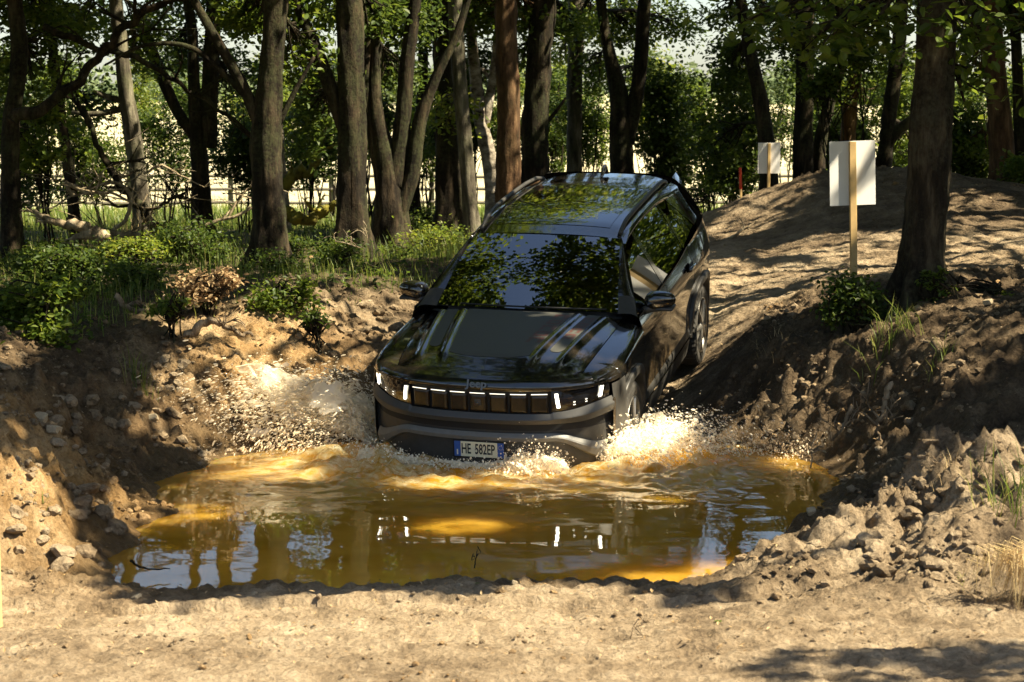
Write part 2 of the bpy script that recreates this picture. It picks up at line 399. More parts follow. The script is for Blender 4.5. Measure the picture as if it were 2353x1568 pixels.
# ------------------------------------------------------------------ soil, water materials
def soil_material(name, clod=False):
    t = NT(name); co = t.n('NewGeometry').outputs['Position']
    big = t.noise(1.1, 5, .62, co); mid = t.noise(5.0, 11, .74, co); fine = t.noise(60.0, 7, .75, co)
    f = t.math('ADD', t.math('MULTIPLY', big, .45), t.math('MULTIPLY', mid, .55))
    dry = t.ramp(f, [(.37, (.115, .080, .046)), (.46, (.235, .172, .103)), (.54, (.345, .265, .168)), (.64, (.46, .368, .245))])
    dark = t.ramp(f, [(.37, (.040, .026, .014)), (.50, (.105, .070, .037)), (.64, (.23, .165, .095))])
    och = t.ramp(f, [(.37, (.15, .070, .016)), (.5, (.38, .215, .068)), (.64, (.55, .38, .18))])
    if clod:
        rnd = t.n('NewGeometry').outputs['Random Per Island']
        c = t.mix(t.ramp(rnd, [(.1, .35), (.7, .95)]), dark, dry)
        c = t.mix(t.math('MULTIPLY', t.ramp(t.noise(.8, 2, .5, co), [(.5, 0.0), (.62, 1.0)]), .5), c, och)
    else:
        # freshly dug banks are dark and crumbly, driven ground is pale and dusty
        fr = t.ramp(t.math('ADD', t.math('MULTIPLY', t.noise(2.3, 5, .7, co), .7), t.math('MULTIPLY', fine, .3)), [(.42, 0.0), (.60, 1.0)])
        bank = t.mix(t.math('MULTIPLY', fr, .75), dark, dry)
        c = t.mix(t.math('MULTIPLY', t.attr('track'), .93), bank, dry)
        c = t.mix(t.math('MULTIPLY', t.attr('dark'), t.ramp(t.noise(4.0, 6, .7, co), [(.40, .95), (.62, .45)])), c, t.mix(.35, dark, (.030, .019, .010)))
        c = t.mix(t.math('MULTIPLY', t.attr('ochre'), .75), c, och)
        c = t.mix(t.math('MULTIPLY', t.attr('wet'), .8), c, t.mix(f, (.045, .027, .011), (.13, .08, .03)))
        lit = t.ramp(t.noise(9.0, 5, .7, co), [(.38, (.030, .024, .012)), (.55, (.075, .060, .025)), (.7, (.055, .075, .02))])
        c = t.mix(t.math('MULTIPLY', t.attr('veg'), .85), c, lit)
        dryg = t.ramp(t.noise(.35, 6, .7, co, stretch=(1, .4, 1)), [(.3, (.36, .31, .16)), (.5, (.50, .44, .26)), (.7, (.58, .52, .33))])
        grn = t.mix(t.noise(.9, 4, .6, co), (.16, .24, .04), (.34, .36, .10))
        yy = t.n('SeparateXYZ'); t.l(co, yy.inputs[0])
        near_f = t.math('MULTIPLY', t.math('SUBTRACT', 62.0, yy.outputs['Y']), .07, True)
        c = t.mix(t.math('MULTIPLY', t.attr('field'), 1.0, True), c, t.mix(near_f, dryg, grn))
    t.color(t.mix(t.ramp(fine, [(.33, .75), (.52, 0.0)]), c, t.mix(1.0, c, (.45, .42, .38), 'MULTIPLY')))  # tiny shadows put into the colour: low spots of the fine grain darkened
    if not clod:
        rg = t.math('SUBTRACT', .92, t.math('MULTIPLY', t.attr('wet'), .45)); t.l(rg, t.bsdf.inputs['Roughness'])
    else: t.set(Roughness=.93)
    t.bsdf.inputs['Specular IOR Level'].default_value = .25
    vor = t.n('TexVoronoi'); vor.inputs['Scale'].default_value = 26.0; vor.feature = 'F1'
    wv = t.n('VectorMath'); wv.operation = 'ADD'; t.l(co, wv.inputs[0]); nz = t.n('TexNoise'); nz.inputs['Scale'].default_value = 12.0; t.l(co, nz.inputs['Vector']); 
    sc = t.n('VectorMath'); sc.operation = 'SCALE'; sc.inputs['Scale'].default_value = .05; t.l(nz.outputs['Color'], sc.inputs[0]); t.l(sc.outputs[0], wv.inputs[1]); t.l(wv.outputs[0], vor.inputs['Vector'])
    h = t.math('ADD', t.math('MULTIPLY', fine, .6), t.math('ADD', t.math('MULTIPLY', mid, .8), t.math('MULTIPLY', vor.outputs['Distance'], .55)))
    t.bump(h, 1.0, .04)
    return t.m
M_soil = soil_material('soil'); M_clod = soil_material('clod_soil', True)
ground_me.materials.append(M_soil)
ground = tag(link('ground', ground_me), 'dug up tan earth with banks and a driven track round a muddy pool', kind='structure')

# ------------------------------------------------------------------ water of the pool, with the bow wave in front of the bumper
wx = np.arange(-2.75, 2.75, .022); wy = np.arange(9.85, 16.1, .026)
WX, WY = np.meshgrid(wx, wy, indexing='ij')
BOW = np.array([-.22, 13.55])                     # middle of the bumper
def wave_z(x, y):
    r = np.hypot((x - BOW[0]) * .75, y - 14.1)
    near = np.exp(-np.maximum(r - .7, 0) * 2.6)
    side = np.exp(-((np.abs(x - .05) - 1.05) / .45) ** 2) * np.exp(-((y - 14.0) / .8) ** 2)
    z = near * (.045 * fbm(x * 4.5, y * 4.5, 4, 61) + .02 * np.sin(r * 16 + 2 * vnoise(x * 2, y * 2, 62)) * (.5 + vnoise(x * 1.5, y * 1.5, 63)))
    z += side * .10 * (fbm(x * 5, y * 5, 3, 64) + .4)
    calm = (.0006 * vnoise(x * 2.2, y * 4, 65) + .00018 * vnoise(x * 6, y * 13, 66))
    return z * sstep(.0, .4, pool_dist(x, y)) + calm
WZ = wave_z(WX, WY)
keep = pool_dist(WX, WY) > -.22
Fw = gridF(len(wx), len(wy))[:, ::-1]; Fw = Fw[keep.ravel()[Fw].all(1)]
used = np.unique(Fw); mp = np.full(WX.size, -1); mp[used] = np.arange(len(used))
t = NT('muddy_water'); co = t.n('NewGeometry').outputs['Position']
cl = t.noise(1.3, 4, .6, co)
foam = t.attr('foam'); base_c = (t.ramp(cl, [(.35, (.33, .158, .010)), (.65, (.49, .250, .028))]))
fm = t.math('MULTIPLY', foam, t.ramp(t.noise(9.0, 6, .75, co), [(.40, 0.0), (.62, 1.0)])); t.color(t.mix(fm, base_c, (.52, .43, .24))); t.l(t.math('ADD', t.math('MULTIPLY', fm, .35), .025), t.bsdf.inputs['Roughness'])
t.set(IOR=1.333, Subsurface_Weight=1.0, Subsurface_Scale=.55)
t.bsdf.subsurface_method = 'BURLEY'; t.bsdf.inputs['Subsurface Radius'].default_value = (1.0, .7, .35)
t.bump(t.noise(9.0, 2, .5, co, stretch=(.5, 1.0, 1)), .012, .01)
M_water = t.m
water = link('water', np_mesh('water', np.stack([WX, WY, WZ], -1).reshape(-1, 3)[used], mp[Fw], M_water))
_wr = np.hypot((WX - BOW[0]) * .62, WY - 14.0).ravel()[used]; vattr(water.data, 'foam', np.clip(1.15 - (_wr - .55) * 1.25, 0, 1))
tag(water, 'shallow pool of muddy ochre water in the dug hollow', kind='structure')
# ------------------------------------------------------------------ the car (x forward, y to its own left, z up, origin between the axles on the ground)
t = NT('black_paint'); co = t.coord()
dust = t.math('MULTIPLY', t.ramp(t.noise(5.0, 6, .7, co), [(.40, 0.0), (.72, 1.0)]), .16)
sx = t.n('SeparateXYZ'); t.l(co, sx.inputs[0]); lowz = t.math('MULTIPLY', t.math('SUBTRACT', .80, sx.outputs['Z']), 2.2, True)
mud = t.math('MULTIPLY', t.ramp(t.math('ADD', t.math('MULTIPLY', t.noise(11.0, 8, .75, co), .6), t.math('MULTIPLY', t.noise(60.0, 3, .6, co), .4)), [(.44, .12), (.56, 1.0)]), t.math('MULTIPLY', lowz, .75))
film = t.math('ADD', dust, mud, True)
t.color(t.mix(film, (.0055, .006, .006), (.17, .115, .058))); t.l(t.math('SUBTRACT', 1.0, t.math('MULTIPLY', film, 1.2), True), t.bsdf.inputs['Coat Weight'])
t.set(Roughness=.10, IOR=1.5); t.bsdf.inputs['Coat Roughness'].default_value = .045
M_paint = t.m
M_satin = plain('matte_hood_film', (.052, .052, .044), .6, .12, 260, spec=.45)
M_red = plain('red_print', (.055, .018, .012), .55, .25, 120)
M_clad = plain('grey_black_plastic', (.035, .033, .029), .52, .25, 25, bump=.08)
M_dark = plain('dark_recess', (.006, .006, .006), .7, .2, 20)
M_grey = plain('grey_bumper_trim', (.045, .043, .038), .45, .12, 20)
M_skid = plain('grey_skid_trim', (.13, .125, .11), .45, .12, 20)
M_rub = plain('tyre_rubber', (.030, .027, .022), .85, .35, 18, bump=.2)
M_alloy = plain('alloy_wheel', (.22, .21, .19), .35, .15, 15, metal=.7)
M_alloyd = plain('dark_wheel_paint', (.010, .010, .010), .35, .2, 15)
M_seat = plain('seat_fabric', (.03, .03, .03), .9, .2, 60)
M_pale = plain('pale_trim', (.55, .52, .44), .7, .05, 30)
t = NT('grille_plastic'); co = t.coord(); d = t.ramp(t.noise(30, 6, .75, co), [(.42, 0.0), (.8, 1.0)])
t.color(t.mix(t.math('MULTIPLY', d, .55), (.010, .007, .004), (.075, .045, .020))); t.set(Roughness=.28); M_grille = t.m
def glass(name, tint, rough=.01):
    m = bpy.data.materials.new(name); m.use_nodes = True; nt = m.node_tree; nt.nodes.clear()
    o = nt.nodes.new('ShaderNodeOutputMaterial'); mx = nt.nodes.new('ShaderNodeMixShader'); fr = nt.nodes.new('ShaderNodeFresnel'); fr.inputs['IOR'].default_value = 2.4
    tr = nt.nodes.new('ShaderNodeBsdfTransparent'); tr.inputs['Color'].default_value = (*tint, 1); gl = nt.nodes.new('ShaderNodeBsdfGlossy'); gl.inputs['Roughness'].default_value = rough
    ad = nt.nodes.new('ShaderNodeMath'); ad.operation = 'MULTIPLY'; ad.inputs[1].default_value = 1.6; ad.use_clamp = True
    nt.links.new(fr.outputs[0], ad.inputs[0]); nt.links.new(ad.outputs[0], mx.inputs['Fac'])
    nt.links.new(tr.outputs[0], mx.inputs[1]); nt.links.new(gl.outputs[0], mx.inputs[2]); nt.links.new(mx.outputs[0], o.inputs['Surface']); return m
M_ws = glass('windscreen_glass', (.28, .31, .28)); M_gl = glass('dark_window_glass', (.06, .07, .06))
t = NT('headlight_lens'); t.set(Base_Color=(.006, .006, .007), Roughness=.04); t.bsdf.inputs['Coat Weight'].default_value = 1.0; M_lens = t.m
def lamp(name, col, st):
    t = NT(name); t.set(Base_Color=(.8, .8, .8)); t.bsdf.inputs['Emission Color'].default_value = (*col, 1); t.bsdf.inputs['Emission Strength'].default_value = st; return t.m
M_drl = lamp('daytime_lamp', (1.0, .93, .72), 2.0); M_led = lamp('led_line', (1.0, .90, .68), .45); M_rear = plain('red_lamp_glass', (.25, .01, .01), .1, .1, 10)
M_plw = plain('plate_cream', (.72, .66, .45), .45, .05, 20); M_plb = plain('plate_blue', (.03, .09, .32), .45, .1, 20); M_ink = plain('plate_ink', (.012, .012, .014), .5, .1, 20); M_yel = plain('plate_ring', (.45, .35, .25), .5, .1, 20)
M_badge = plain('dark_badge', (.12, .118, .108), .35, .1, 20, metal=.6)

car = thing('car', 'black five door SUV with its headlights on, driving nose down into the muddy pool', 'car',
            (.385, 16.018, .075), (-.0175, .1704, -1.8435))
def patch(name, fn, u, v, nu, nv, mat, parent=car, mirror=False, flip=False, smooth=True):
    U, Vv = np.meshgrid(np.linspace(*u, nu), np.linspace(*v, nv), indexing='ij')
    P = np.stack(np.broadcast_arrays(*fn(U, Vv)), -1).reshape(-1, 3); F = gridF(nu, nv)
    if flip: F = F[:, ::-1]
    o = link(name, np_mesh(name, P, F, mat, smooth), parent)
    if mirror:
        Q = P.copy(); Q[:, 1] *= -1
        return o, link(name, np_mesh(name, Q, F[:, ::-1], mat, smooth), parent)
    return o
def both(fn):
    for s in (1, -1): fn(s)
# --- plan outline of the nose
_sk = [0, .15, .35, .50, .62, .75, .88, 1.0]
_px = [2.27, 2.262, 2.222, 2.158, 2.075, 1.955, 1.825, 1.70]; _py = [0, .20, .45, .62, .745, .850, .908, .925]
def plan(s):
    a = np.abs(s); sg = np.where(s < 0, -1.0, 1.0)
    x, y = ci(_sk, _px, a), ci(_sk, _py, a); e = 1e-3
    dx, dy = ci(_sk, _px, np.minimum(a + e, 1)) - ci(_sk, _px, np.maximum(a - e, 0)), ci(_sk, _py, np.minimum(a + e, 1)) - ci(_sk, _py, np.maximum(a - e, 0))
    dx = np.where(a < .01, 0, dx); l = np.hypot(dx, dy) + 1e-9
    return x, y * sg, dy / l, -dx / l * sg
def fas(s, z, off):
    x, y, nx, ny = plan(s); return x + nx * off, y + ny * off, z + 0 * s
def s_of_y(y): return np.interp(y, ci(_sk, _py, np.linspace(0, 1, 200)), np.linspace(0, 1, 200))
def planY(x): return np.interp(x, ci(_sk, _px, np.linspace(1, 0, 200)), ci(_sk, _py, np.linspace(1, 0, 200)))
def planX(y): return np.interp(np.abs(y), ci(_sk, _py, np.linspace(0, 1, 200)), ci(_sk, _px, np.linspace(0, 1, 200)))
# --- side surface
def sideY(x, z):
    p = ci([.18, .33, .43, .62, .78, .89, .98, 1.065, 1.12], [.84, .872, .886, .899, .913, .917, .900, .872, .85], z)
    k = ci([-2.3, -2.1, -1.8, -1.4, -.9, 0, 1.0, 1.5, 1.72], [.86, .935, .99, 1.012, 1.0, 1.0, 1.0, 1.006, 1.0], x)
    k = np.where(x > 1.70, planY(x) / .925, k)
    wob = .006 * np.exp(-((z - .62) / .12) ** 2)
    return (p - wob) * k
def arch(x, grow=0.0):
    z = np.zeros_like(x) - 1
    for xc in (1.3975, -1.3975):
        a, b = .415 + grow, .405 + grow; q = np.clip(np.abs(x - xc) / a, 0, 1)
        z = np.maximum(z, np.where(np.abs(x - xc) < a, .34 + b * (1 - q ** 2.7) ** (1 / 2.3), -1))
    return z
SILL = .36
def zbelt(x): return ci([-2.0, -1.5, -1.1, -.6, 0, 1.0], [1.175, 1.165, 1.125, 1.09, 1.075, 1.065], x)
# --- hood
def xcowl(y): return 1.03 - .09 * (y / .72) ** 2
def hood(u, v, lift=0.0):
    w = .735 - .075 * u ** 2; y = v * w
    xf = planX(y) - .075; x = xcowl(y) + (xf - xcowl(y)) * u
    z = ci([0, .3, .6, .85, .95, 1], [1.092, 1.078, 1.050, 1.008, .976, .948], u)
    yi, yo = .46 - .15 * u, .65 - .15 * u; a = np.abs(y); fade = sstep(0.0, .06, u) * sstep(.93, .80, u)
    ridge = .016 * np.exp(-((a - yi) / .022) ** 2) + .020 * np.exp(-((a - yo) / .028) ** 2) + .012 * sstep(yi + .02, yi - .03, a) + .010 * sstep(yo + .03, yo - .03, a)
    return x, y, z - .026 * v ** 2 - .035 * np.abs(v) ** 7 + ridge * fade + lift
patch('hood', hood, (.015, 1), (-1, 1), 50, 121, M_paint)
def decal(y0c, y0f, y1c, y1f, u1):
    def f(u, w):
        # u runs along the hood, w from one edge of the film to the other; front corners rounded
        uu = .02 + u * (u1 - .02 - .07 * np.abs(w - .5) ** 3 * 4)
        y = (y0c + (y0f - y0c) * uu) * (1 - w) + (y1c + (y1f - y1c) * uu) * w
        return hood(uu, y / (.735 - .075 * uu ** 2), .0022)
    return f
patch('hood_film', decal(-.415, -.265, .415, .265, .84), (0, 1), (0, 1), 30, 60, M_satin)
patch('hood_film', decal(.505, .36, .60, .455, .72), (0, 1), (0, 1), 24, 14, M_satin)
patch('hood_film', decal(-.60, -.455, -.505, -.36, .72), (0, 1), (0, 1), 24, 14, M_satin)
def red(a, b, u0, u1, n=26):
    def f(u, w):
        uu = u0 + u * (u1 - u0); c = .15 * uu
        y = (a - c) * (1 - w) + (b - c) * w + .006 * np.sin(u * 30)
        return hood(uu, y / (.735 - .075 * uu ** 2), .0036)
    return f
for (a, b) in ((.30, .405), (.515, .585)):
    for k in range(5):                            # faded red block letters on the film, running along the ridge
        u0 = .10 + k * .108
        if b > .5 and u0 > .45: continue
        patch('red_print', red(a, b, u0, u0 + .085), (0, 1), (0, .26), 8, 4, M_red); patch('red_print', red(a, b, u0, u0 + .085), (0, 1), (.74, 1), 8, 4, M_red)
        patch('red_print', red(a, b, u0, u0 + .025), (0, 1), (.26, .74), 4, 6, M_red)
        if k % 2: patch('red_print', red(a, b, u0 + .06, u0 + .085), (0, 1), (.26, .74), 4, 6, M_red)
# --- nose above the grille, with the badge
def nose(s, z): return fas(s, z, ci([.855, .885, .92, .95], [-.008, .0, -.02, -.072], z))
patch('nose_panel', nose, (-.66, .66), (.862, .950), 90, 14, M_paint, flip=True)
bm_ = text_mesh('Jeep', .075, M_badge, 'badge', .002, .0022, 1.15)
bo = link('badge', bm_, car); X0 = fas(np.array(0.), np.array(.905), np.array(.0))
bo.location = (float(X0[0]) + .007, 0, .912); bo.rotation_euler = (math.radians(64), 0, math.radians(90))
# --- seven grille cells, each with its light line
patch('grille_back', lambda s, z: fas(s, z, -.035 + 0 * s), (-.42, .42), (.69, .87), 50, 3, M_dark, flip=True)
edges = np.linspace(-.505, .505, 8)
for k in range(7):
    y0, y1 = edges[k] + .010, edges[k + 1] - .010; ya, yb = float(np.sign(y0) * s_of_y(abs(y0))), float(np.sign(y1) * s_of_y(abs(y1)))
    def cell(s, w, ya=ya, yb=yb):
        e = np.clip(np.minimum((s - ya), (yb - s)) / (yb - ya) / .12, 0, 1); g = np.clip(np.minimum(w, 1 - w) / .10, 0, 1)
        return fas(s, .702 + w * .133, -.026 + .022 * np.sqrt(np.clip(np.minimum(e, g), 0, 1)))
    c = patch('grille_cell', cell, (ya, yb), (0, 1), 18, 16, M_grille, flip=True)
    patch('light_line', lambda s, w: fas(s, .8405 + w * .0065, .000 + .004 * np.sin(w * np.pi)), (ya + .006, yb - .006), (0, 1), 8, 5, M_led, c, flip=True)
V, F = boxVF((2.262, 0, .775), (.012, .024, .022), bev=.006); cm = MB().add(V, F).obj('camera_housing', M_grey, car, False)
V, F = tubeVF([(2.27, 0, .772), (2.279, 0, .772)], .010, 12); MB().add(V, F).obj('camera_lens', M_lens, cm)
# --- headlamps
def zt(s): return .862 + .012 * sstep(.5, .8, np.abs(s))
def zb(s): return .715 + .055 * sstep(.42, .80, np.abs(s))
def lampgrid(off): return lambda s, w: fas(s, zb(s) + (zt(s) - zb(s)) * w, off + .006 * np.sin(np.pi * np.clip(w, 0, 1)))
for sg in (1, -1):
    fl = sg > 0
    h = patch('headlight', lampgrid(-.010), (sg * .405, sg * .775), (0, 1), 30, 10, M_lens, flip=fl)
    def drl(a, b, z0, z1, sk=0.0): return lambda s, w: fas(s + sg * sk * (w - .5), zb(s) + (zt(s) - zb(s)) * (z0 + (z1 - z0) * w), .003 + 0 * s)
    patch('running_light', drl(0, 0, .22, .90, .015), (sg * .690, sg * .714), (0, 1), 6, 8, M_drl, h, flip=fl)
    patch('running_light', drl(0, 0, .18, .88, -.012), (sg * .428, sg * .448), (0, 1), 6, 8, M_drl, h, flip=fl)
    for a in (.53, .60): 
        for zz in (.20, .34): patch('led_dot', drl(0, 0, zz, zz + .05), (sg * a, sg * (a + .012)), (0, 1), 3, 3, M_led, h, flip=fl)
    patch('headlight_trim', lambda s, w: fas(s, zt(s) + .004 + w * .012, .004 + 0 * s), (sg * .405, sg * .79), (0, 1), 24, 3, M_paint, h, flip=fl)
# --- bumper
def bar(s, w):
    lo = .622 + .030 * sstep(.55, .8, np.abs(s)); hi = np.where(np.abs(s) < .40, .700, zb(s) - .004)
    return fas(s, lo + (hi - lo) * w, np.interp(w, [0, .08, .52, 1], [-.02, .010, .022, -.004]))
patch('bumper_bar', bar, (-.80, .80), (0, 1), 100, 13, M_grey, flip=True, smooth=False)
patch('air_slot', lambda s, w: fas(s, .548 + w * .085, -.03 + 0 * s), (-.86, .86), (0, 1), 80, 4, M_dark, flip=True)
def skid(s, w):
    a = np.abs(s); lo = .492 - .16 * sstep(.42, .72, a); hi = .556 - .10 * sstep(.40, .72, a)
    return fas(s, lo + (hi - lo) * w, np.interp(w, [0, .14, .6, 1], [-.02, .006, .012, -.012]))
patch('skid_trim', skid, (-.74, .74), (0, 1), 90, 8, M_skid, flip=True, smooth=False)
patch('lower_bumper', lambda s, w: fas(s, .20 + w * .37, ci([0, .3, 1], [-.09, -.022, -.028], w)), (-.95, .95), (0, 1), 80, 10, M_clad, flip=True)
def corner(s, w): return fas(s, .22 + w * .63, ci([0, .3, .8, 1], [-.03, .008, .008, -.004], w))
both(lambda sg: patch('bumper_corner', corner, (sg * .80, sg * 1.0), (0, 1), 16, 18, M_clad, flip=sg > 0))
both(lambda sg: patch('corner_slot', lambda s, w: fas(s, .42 + w * .33, .014 + 0 * s), (sg * .792, sg * .815), (0, 1), 4, 10, M_paint, flip=sg > 0))
# --- number plate
pl = thing('number_plate', None, None); pl.parent = car; pl.location = (2.268, 0, .430); pl.rotation_euler = (math.radians(90), 0, math.radians(90))
def pbox(name, x, y, hx, hy, z, m, hz=.003): V, F = boxVF((x, y, z), (hx, hy, hz), bev=.001); return MB().add(V, F).obj(name, m, pl, False)
pbox('plate_frame', 0, 0, .190, .066, -.004, M_dark, .006); pbox('plate_face', 0, 0, .133, .055, .0025, M_plw); pbox('blue_band', -.1575, 0, .0225, .055, .0025, M_plb); pbox('blue_band', .1575, 0, .0225, .055, .0025, M_plb)
for txt, x in (('HE', -.093), ('582EP', .043)):
    to = link('plate_lettering', text_mesh(txt, .104, M_ink, 'plate_lettering', .0005, .0020, .56), pl); to.location = (x, 0, .0065)
to = link('plate_lettering', text_mesh('I', .05, M_plw, 'plate_lettering', .0005, .002, 1), pl); to.location = (-.157, -.026, .0065)
V, F = tubeVF([(.1575 + .015 * math.cos(a), .022 + .015 * math.sin(a), .0062) for a in np.linspace(0, 2 * math.pi, 25)], .0012, 5, False); MB().add(V, F).obj('star_ring', M_yel, pl)
pbox('plate_seal', -.026, -.002, .006, .006, .0045, M_yel, .0015)
# --- wings (front fenders)
def hood_edge(x):
    u = np.linspace(0, 1, 200); hx, hy, hz = hood(u, np.ones(200)); return np.interp(x, hx, hy), np.interp(x, hx, hz)
def wing(x, w):
    ye, ze = hood_edge(x); py = np.where(x > 1.7, planY(x), .925); ye = np.minimum(ye, py - .10)
    out = np.empty(x.shape + (2,)); zl = np.maximum(arch(x), SILL)
    # section from the hood gap, over the shoulder, down the side
    t = np.linspace(0, 1, 60)
    for i in range(x.shape[0]):
        x0 = x[i, 0]; y0, z0 = ye[i, 0] + .006, ze[i, 0] - .002; k = float(sideY(np.array([x0]), np.array([z0 - .10]))[0])
        zz = np.concatenate([[z0, z0 - .010, z0 - .030, z0 - .060], np.linspace(z0 - .11, .2, 14)])
        yy = np.concatenate([[y0, y0 + (k - y0) * .48, y0 + (k - y0) * .80, y0 + (k - y0) * .955], sideY(np.full(14, x0), np.linspace(z0 - .11, .2, 14))])
        kk = np.arange(len(zz)); tt = np.linspace(0, len(zz) - 1, 200); zs, yz = ci(kk, zz, tt), ci(kk, yy, tt)
        low = max(zl[i, 0], .862 if x0 > 1.78 else -1); tl = np.interp(-low, -zs, tt); q = w[i] ** 1.4 * tl
        out[i, :, 0] = np.interp(q, tt, yz); out[i, :, 1] = np.interp(q, tt, zs)
    return x, out[..., 0], out[..., 1]
patch('wing', wing, (.975, 2.04), (0, 1), 90, 40, M_paint, mirror=True)
# --- doors, rear quarter, sill
def side(top, low=SILL):
    def f(x, w):
        zl = np.maximum(arch(x), low); z = zl + (top(x) - zl) * w
        return x, sideY(x, z), z
    return f
GAP = .005
for a, b in ((.967, -.025 + GAP), (-.025 - GAP, -1.03 + GAP)):
    for d, sg in zip(patch('door', side(zbelt), (b, a), (0, 1), 44, 34, M_paint, mirror=True), (1, -1)):
        hx = b + .14
        V, F = boxVF((hx, sg * .928, .985), (.105, .014, .017), bev=.010); MB().add(V, F).obj('door_handle', M_paint, d)
        V, F = boxVF((hx - .02, sg * .9125, .985), (.075, .006, .030), bev=.004); MB().add(V, F).obj('handle_recess', M_dark, d)
        patch('door_cladding', lambda x, w, sg=sg: (x, sg * (sideY(x, .355 + w * .10) + .014 * np.sin(np.pi * np.clip(w * 1.0, 0, 1)) ** .5), np.maximum(.355 + w * .10, arch(x, .03))), (b, a), (0, 1), 30, 6, M_clad, d, flip=sg < 0)
        patch('window_trim', lambda x, w, sg=sg: (x, sg * (sideY(x, zbelt(x)) + .003), zbelt(x) - .004 + w * .016), (b, a), (0, 1), 24, 3, M_clad, d, flip=sg < 0)
patch('rear_quarter', side(lambda x: zbelt(x)), (-2.14, -1.035), (0, 1), 70, 34, M_paint, mirror=True)
patch('sill', lambda x, w: (x, sideY(x, .2 + .155 * w) + .012, .2 + .155 * w), (-.98, .98), (0, 1), 40, 8, M_clad, mirror=True)
# --- arch cladding and wheel housings
def archpt(th, g, xc):
    a, b = .415 + g, .405 + g; c, s_ = np.cos(th), np.sin(th)
    return xc + a * np.sign(c) * np.abs(c) ** .80, .34 + b * np.abs(s_) ** .80
for xc in (1.3975, -1.3975):
    def clad(th, w, xc=xc):
        g = ci([0, .1, .85, 1], [-.004, -.004, .062, .064], w); x, z = archpt(th, g, xc)
        return x, sideY(x, np.clip(z, .2, 1)) + ci([0, .1, .5, .85, 1], [-.05, .026, .030, .022, .002], w), z
    patch('arch_cladding', clad, (-.45 if xc > 0 else -.45, np.pi + .45 if xc > 0 else np.pi + .45), (0, 1), 60, 12, M_clad, mirror=True)
    def house(th, w, xc=xc): x, z = archpt(th, .006, xc); return x, .87 - w * .36, z
    patch('wheel_housing', house, (-.5, np.pi + .5), (0, 1), 40, 4, M_dark, mirror=True)
# --- underbody
V, F = boxVF((0, 0, .30), (1.9, .60, .10), bev=.04); MB().add(V, F).obj('underbody', M_dark, car, False)
V, F = boxVF((1.55, 0, .62), (.50, .50, .22), bev=.04); MB().add(V, F).obj('engine_bay', M_dark, car, False)
# --- greenhouse
TUM = .575
def ghY(x, z): return (sideY(x, np.full_like(z, 1.065)) - .008) - (z - 1.065) * TUM - .10 * np.clip(z - 1.065, 0, 1) ** 2
def ztop(x): return ci([-1.85, -1.4, -.9, -.3, .1, .30], [1.425, 1.462, 1.485, 1.49, 1.475, 1.455], x)
def zA(x): return 1.075 + (.945 - x) * (.40 / .66)
def zD(x): return 1.165 + (x + 1.62) * (.33 / .40)
def glassband(x, w):
    lo = zbelt(x) + .012; hi = np.minimum(np.minimum(ztop(x), zA(x)), zD(x)); hi = np.maximum(hi, lo + .002)
    z = lo + (hi - lo) * w; return x, ghY(x, z), z
for nm, a, b in (('side_window', .925, .02), ('side_window', -.065, -.985), ('quarter_window', -1.03, -1.60)):
    patch(nm, glassband, (b, a), (0, 1), 40, 10, M_gl, mirror=True)
def pillar(x, w):
    z = zbelt(x) + .005 + (ztop(x) - zbelt(x)) * w; return x, ghY(x, z) + .003, z
patch('pillar', pillar, (-.07, .025), (0, 1), 4, 12, M_paint, mirror=True); patch('pillar', pillar, (-1.035, -.980), (0, 1), 4, 12, M_paint, mirror=True)
# windscreen
def wtop(y): return .29 - .05 * (y / .58) ** 2, 1.515 - .022 * (y / .58) ** 2
def wscreen(w, v):
    yb, yt = v * .715, v * .585; y = yb + (yt - yb) * w; xb, zb_ = xcowl(yb) - .015, 1.090 - .015 * v ** 2
    xt, zt_ = wtop(yt); b = .030 * np.sin(np.pi * w)
    return xb + (xt - xb) * w + b * .5, y, zb_ + (zt_ - zb_) * w + b * .8
ws = patch('windscreen', wscreen, (.02, .985), (-.985, .985), 24, 40, M_ws)
def inner(w, v):
    x, y, z = wscreen(w, v); return x - .006, y, z - .006
patch('screen_border', inner, (.93, .99), (-.98, .98), 4, 30, M_dark, ws); patch('screen_border', inner, (.015, .06), (-.98, .98), 4, 30, M_dark, ws)
patch('screen_border', inner, (.02, .98), (.945, .985), 20, 4, M_dark, ws); patch('screen_border', inner, (.02, .98), (-.985, -.945), 20, 4, M_dark, ws)
def apillar(w, q):
    x, y, z = wscreen(w, np.ones_like(w) * .985); zz = np.clip(z - .018 - .01 * q, 1.0, 2)
    xs_ = np.interp(z, [1.075, 1.475], [.945, .285]) + .012; ys_ = ghY(xs_, z) + .003
    return x + (xs_ - x) * q, y + (ys_ - y) * q ** .7 , z - .012 * q + .012 * np.sin(np.pi * q)
patch('pillar', apillar, (0, 1), (0, 1), 24, 10, M_paint, mirror=True, flip=True)
patch('pillar_base', lambda w, q: (lambda p: (p[0], p[1] + .003, p[2] + .004))(apillar(w, q)), (0, .20), (0, .9), 8, 8, M_clad, mirror=True, flip=True)
# cowl under the screen
patch('cowl', lambda w, v: (xcowl(v * .735) - .03 + w * .055, v * .735, 1.070 - .02 * v ** 2 - .0 * w), (0, 1), (-1, 1), 3, 30, M_dark, flip=True)
for y0, y1 in ((.62, .02), (.05, -.50)):
    V, F = tubeVF([(lambda p: (p[0] + .012, p[1], p[2] + .014))([float(q) for q in wscreen(np.array(.035), np.array(yy / .71))]) for yy in np.linspace(y0, y1, 10)], .007, 6); MB().add(V, F).obj('wiper', M_dark, car)
